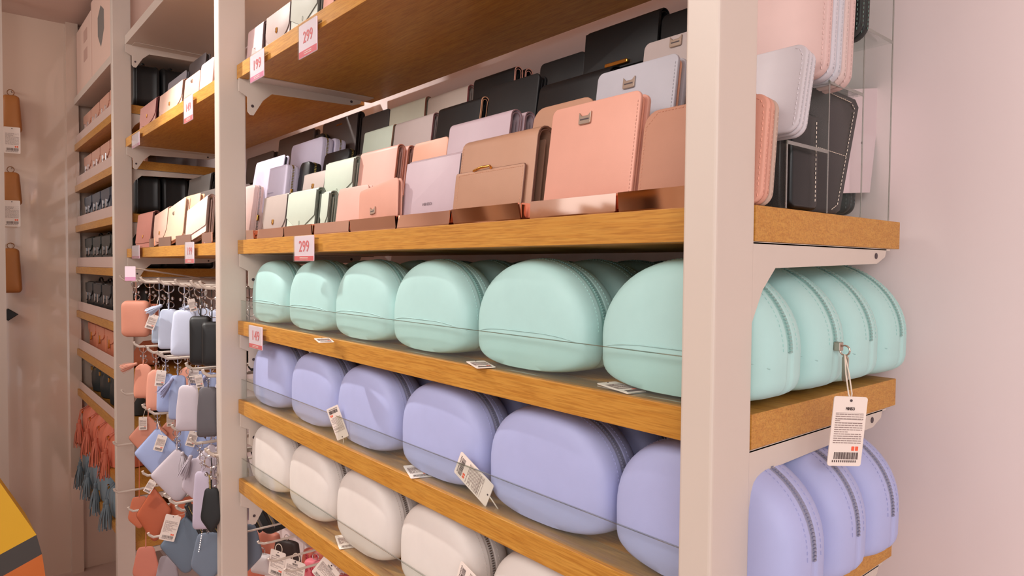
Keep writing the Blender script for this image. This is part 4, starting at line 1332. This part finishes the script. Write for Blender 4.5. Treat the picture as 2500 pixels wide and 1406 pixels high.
PB = (214, 162, 140); NAVY = (60, 64, 76); DGR = (36, 42, 38); CHAR = (44, 44, 44)
cols = [(PB, 'pink-beige'), (PB, 'pink-beige'), (NAVY, 'slate blue'), (DGR, 'dark green'), (CHAR, 'charcoal')]
xs = [-3.965, -3.735, -3.505, -3.275]
on = ['first', 'second', 'third', 'fourth']
M_TRAY = plain((212, 186, 176), .5, 'card_tray')
for r_ in range(5):
    col, nm = cols[r_]
    for i, x in enumerate(xs):
        satchel(x, .632, Z3[r_] + .004, .215, .146, .10, col, '%s flap bag, %s from the left on the %s far-bay shelf' % (nm, on[i], zn[r_]), M_CHROME, 2, True)
    t = thing('display_box', (0, .548, Z3[r_] + .0005), label='pale card box front before the %s bags on the %s far-bay shelf' % (nm, zn[r_]), cat='display box', group='pale box fronts in the far bay')
    MB().bbox((X3L + .004, 0, 0), (-3.165, .004, .046), .0012).obj('front_panel', M_TRAY, t)
    MB().bbox((X3L + .004, .004, 0), (-3.165, .036, .003), .001).obj('base', M_TRAY, t)
r_ = 5
for i, x in enumerate(xs):
    satchel(x, .652, Z3[5] + .004, .222, .138, .12, (222, 140, 108), 'coral crumpled zip bag with gold zip, %s from the left in the far bay' % on[i], M_GOLD, 1, True, zipf=True)
t = thing('display_box', (0, .548, Z3[5] + .0005), label='pale card box front before the coral crumpled bags', cat='display box', group='pale box fronts in the far bay')
MB().bbox((X3L + .004, 0, 0), (-3.165, .004, .05), .0012).obj('front_panel', M_TRAY, t); MB().bbox((X3L + .004, .004, 0), (-3.165, .036, .003), .001).obj('base', M_TRAY, t)
for i, x in enumerate(xs): floppy(x, .67, Z3[6] + .001, .20, .165, .16, (52, 56, 56), 'black soft bag with gold buckle, %s from the left in the far bay' % on[i], i, tas=False)
t = thing('display_box', (0, .548, Z3[6] + .0005), label='pale card box front before the black soft bags', cat='display box', group='pale box fronts in the far bay')
MB().bbox((X3L + .004, 0, 0), (-3.165, .004, .04), .0012).obj('front_panel', M_TRAY, t); MB().bbox((X3L + .004, .004, 0), (-3.165, .036, .003), .001).obj('base', M_TRAY, t)
for i, x in enumerate(xs): floppy(x, .62, Z3[7] + .001, .19, .172, .15, (226, 128, 100), 'coral bucket bag with long tassels, %s from the left in the far bay' % on[i], i + 10, L=.125)
for i, x in enumerate(xs): floppy(x, .62, Z3[8] + .001, .20, .172, .15, (128, 148, 160), 'grey-blue bucket bag with long tassels, %s from the left in the far bay' % on[i], i + 20, L=.125)
q = 0
for r_, hh_ in ((0, .165), (2, .150), (3, .075)):
    for j, (yy_, ww) in enumerate(((.625, .10), (.725, .10), (.825, .09))):
        satchel(-3.02, yy_, Z3[r_] + .002, .20, hh_, ww * .94, BK, 'black bag, %s from the front at the right end of the %s far-bay shelf' % (on[j], zn[r_]), M_GOLD, 0, r_ == 0, flap=False, group='black bags seen through the brackets')

# cartons on the far top shelf
M_CARTON = plain((226, 194, 178), .6, 'carton')
for a, b, h, lb in ((X3L + .01, -3.66, .325, 'pale pink carton at the left on the far top shelf'), (-3.65, X3R - .02, .355, 'large pale pink carton with shield mark on the far top shelf')):
    c = MB().bbox((a, .552, CAMZ + .834), (b, .88, CAMZ + .834 + h), .003).obj('carton', M_CARTON); tag(c, lb, 'box', 'cartons on the far top shelf')
    if b > -3.6:
        k = PY(246, 62, .5515)
        MB().slab([(k.x - .07, k.z + .05), (k.x - .07, k.z - .03), (k.x - .02, k.z - .075), (k.x, k.z - .09), (k.x + .02, k.z - .075), (k.x + .07, k.z - .03), (k.x + .07, k.z + .05), (k.x, k.z + .085)], .5512, .5522, 0).obj('shield_mark', plain((120, 116, 112), .6, 'ink'), c)
    else:
        k = PY(206, 130, .5515)
        for zz in (.0, .09): MB().slab(rrect(.10, .055, .004, 2, k.x - .02, k.z - .04 + zz), .5512, .5519, 0).obj('printed_mark', plain((196, 158, 144), .6, 'ink'), c)
    MB().box((a + (b - a) * .02, .5514, CAMZ + .84), (a + (b - a) * .024, .5522, CAMZ + .83 + h)).obj('carton_seam', plain((180, 140, 124), .6, 'ink'), c)

# ---------------------------------------------------------------- far left: mustard bags on hooks of the lacquered wall, yellow shopping tote
MUS = (178, 116, 62)
for k, (y0, y1, lb, tg_) in enumerate(((232, 322, 'mustard brown bag at the far left edge, topmost, white tag below', 1), (420, 500, 'mustard brown bag at the far left edge, second from top', 1),
                                  (606, 715, 'brown bag with pale trim at the far left edge, third from top', 0))):
    g = PXp(26, y0, LEFTX + .05)
    p = thing('hanging_bag', g, math.radians(82), 0, lb, 'bag', 'mustard bags at the far left')
    h = (y1 - y0) * depth(g) / F; w = .085
    link('body', puffy(outl('slim', w, h), .05, -h / 2, 'body', leather(MUS, .45)), p)
    q = MB(); q.ring((0, 0, .012), .014, .002, 'Y', 14); q.obj('strap_loop', leather(shade(MUS, .8), .5), p)
    MB().tube([(0, 0, .024), (0, .03, .026), (0, .052, .024)], .003, 6).obj('wall_hook', M_WHITE, p)
    if tg_:
        t = swing_tag(p, .065, .125); t.location = (.005, -.031, -h + .02)
o = PXp(20, 770, LEFTX + .08)
tag(MB().slab([(0, 0), (.05, .03), (.09, .0), (.05, -.03)], 0, .02, .004).obj('dark_clip', M_BLACK), 'small dark clip at the far left edge', 'clip')
cl = bpy.data.objects['dark_clip']; cl.location = (LEFTX + .022, .21, o.z); cl.rotation_euler = (0, 0, math.radians(85))

yb = thing('shopping_tote', (-2.52, -.03, 0), math.radians(92), 0, 'yellow tote with dark slanting band and orange foot at the lower left corner', 'bag')
def frustum(w0, w1, d0, d1, z0, z1, s0, s1):
    v = []
    for w, d, z, s_ in ((w0, d0, z0, s0), (w1, d1, z1, s1)):
        v += [(-w / 2, -d / 2, z - w / 2 * s_), (w / 2, -d / 2, z + w / 2 * s_), (w / 2, d / 2, z + w / 2 * s_), (-w / 2, d / 2, z - w / 2 * s_)]
    return MB().add(v, [(0, 3, 2, 1), (4, 5, 6, 7), (0, 1, 5, 4), (1, 2, 6, 5), (2, 3, 7, 6), (3, 0, 4, 7)])
frustum(.66, .50, .30, .24, 0, .64, 0, .40).obj('orange_foot', plain((208, 112, 44), .5, 'fabric'), yb)
frustum(.50, .475, .24, .235, .64, .705, .40, .40).obj('dark_band', plain((70, 68, 66), .5, 'fabric'), yb)
frustum(.475, .16, .235, .15, .705, 1.12, .40, 0).obj('yellow_body', plain((228, 176, 24), .45, 'fabric'), yb)
MB().tube([(-.05, 0, 1.12), (-.05, 0, 1.2), (0, 0, 1.23), (.05, 0, 1.2), (.05, 0, 1.12)], .007, 8).obj('handle', plain((70, 68, 66), .5, 'fabric'), yb, True)

# ---------------------------------------------------------------- goods under the lowest oak shelf of the near bay
hk = [(636, 1330, 'first'), (662, 1372, 'second'), (702, 1398, 'third')]
for px_, py_, nm in hk:
    g = PY(px_, py_, .56)
    hook(g.x, g.z, 'white hook under the lowest near shelf, %s from the left' % nm, y0=.556, r=.0028, tip=.010, group='white hooks under the lowest oak shelf')
g = PY(588, 1300, .52); o = hook(PY(610, 1296, .58).x, PY(610, 1296, .58).z, 'white hook with a clear label holder at its tip, by the second post', y0=.53, r=.0026, tip=0, group='white hooks under the lowest oak shelf')
X_ = PY(610, 1296, .58).x; Z_ = PY(610, 1296, .58).z
MB().slab(rrect(.05, .040, .002, 3, X_ - .025, Z_ - .040), .5255, .5275, .0004).obj('label_holder', M_CLEAR, o)
MB().slab(rrect(.044, .012, .001, 3, X_ - .022, Z_ - .038), .5279, .5285, .0001).obj('label_card', plain((222, 150, 150), .5, 'ink'), o)
tag(MB().bbox((X1L + .01, .886, CAMZ - .72), (X1R - .01, .90, CAMZ - .60), .002).obj('hook_rail', M_WHITE), 'white rail behind the goods under the lowest near shelf', 'rail', 'white hook rails')
for (cx, yt, yb_, w_, Y_, col, lb, kd) in (
        (680, 1345, 1410, 46, .60, (238, 216, 204), 'white product card hanging on the first hook under the lowest shelf', 'card'),
        (722, 1368, 1430, 60, .62, (238, 216, 204), 'white product card with print on the second hook under the lowest shelf', 'card'),
        (812, 1378, 1440, 60, .60, (240, 220, 208), 'tilted white product card at the bottom edge under the lowest shelf', 'card'),
        (640, 1352, 1400, 60, .66, (216, 206, 206), 'crumpled silver-white pouch by the second post at the bottom', 'pouch'),
        (770, 1366, 1420, 70, .74, (226, 116, 128), 'pink patterned pouch under the lowest shelf', 'pouch'),
        (620, 1345, 1460, 60, .80, (214, 122, 98), 'coral pouch deep under the lowest shelf by the second post', 'pouch'),
        (700, 1318, 1400, 80, .84, (64, 52, 50), 'dark pouch deep under the lowest shelf between the first two hooks', 'pouch'),
        (770, 1340, 1400, 80, .85, (196, 104, 86), 'rust pouch deep under the lowest shelf above the patterned pouch', 'pouch'),
        (650, 1296, 1350, 90, .84, (206, 128, 106), 'coral pouch deep behind the label hook under the lowest shelf', 'pouch'),
        (835, 1402, 1470, 70, .74, (220, 110, 110), 'coral-pink pouch at the bottom edge right of the patterned one', 'pouch')):
    g = PY(cx, yt, Y_); s_ = depth(g) / F
    if kd == 'pouch':
        p = thing('hanging_pouch', g, math.radians(30), 0, lb, 'pouch', 'goods under the lowest oak shelf')
        link('body', puffy(outl('slim', w_ * s_, (yb_ - yt) * s_), .03, -(yb_ - yt) * s_ / 2, 'body', leather(col, .5)), p)
        MB().ring((0, 0, .008), .009, .001, 'Y', 14).obj('key_ring', M_CHROME, p)
        if 'patterned' in lb:
            q = MB(); rr = random.Random(5)
            for k in range(9): q.ring((rr.uniform(-.02, .02), -.0155, -rr.uniform(.01, .04)), .004, .0015, 'Y', 10)
            q.obj('stitching', leather((196, 60, 80), .5), p)
    else:
        p = thing('product_card', g, math.radians(28), 0, lb, 'card', 'goods under the lowest oak shelf', ry=math.radians(8 if cx < 800 else 40))
        t = swing_tag(p, w_ * s_, (yb_ - yt) * s_, name='card', big=True)
        MB().ring((0, 0, .004), .010, .0009, 'Y', 16, sq=1.3).obj('loop', M_STRING, p)

# ---------------------------------------------------------------- unseen cabinets added across the aisle to give the mirrored trays reflections
for k in range(8):
    x = -3.95 + k * .50
    cb = thing('reflection_cabinet', (x, -1.95, 0), label='unseen cabinet added across the aisle for tray reflections, %s from the left' % ['first', 'second', 'third', 'fourth', 'fifth', 'sixth', 'seventh', 'eighth'][k], cat='cabinet', group='cabinets added for tray reflections')
    w = .36; dk = plain((96, 62, 44), .5, 'cabinet'); lt = plain((240, 214, 180), .5, 'cabinet')
    m_ = dk if k % 2 else lt
    MB().bbox((0, 0, 0), (w, .02, 2.1), .003).obj('back_panel', m_, cb)
    for xx in (0, w - .02): MB().bbox((xx, .021, 0), (xx + .02, .30, 2.1), .002).obj('side_panel', lt, cb)
    for z in (.1, .6, 1.1, 1.5, 1.9): MB().bbox((.021, .021, z), (w - .021, .30, z + .025), .002).obj('shelf', M_WOOD, cb)
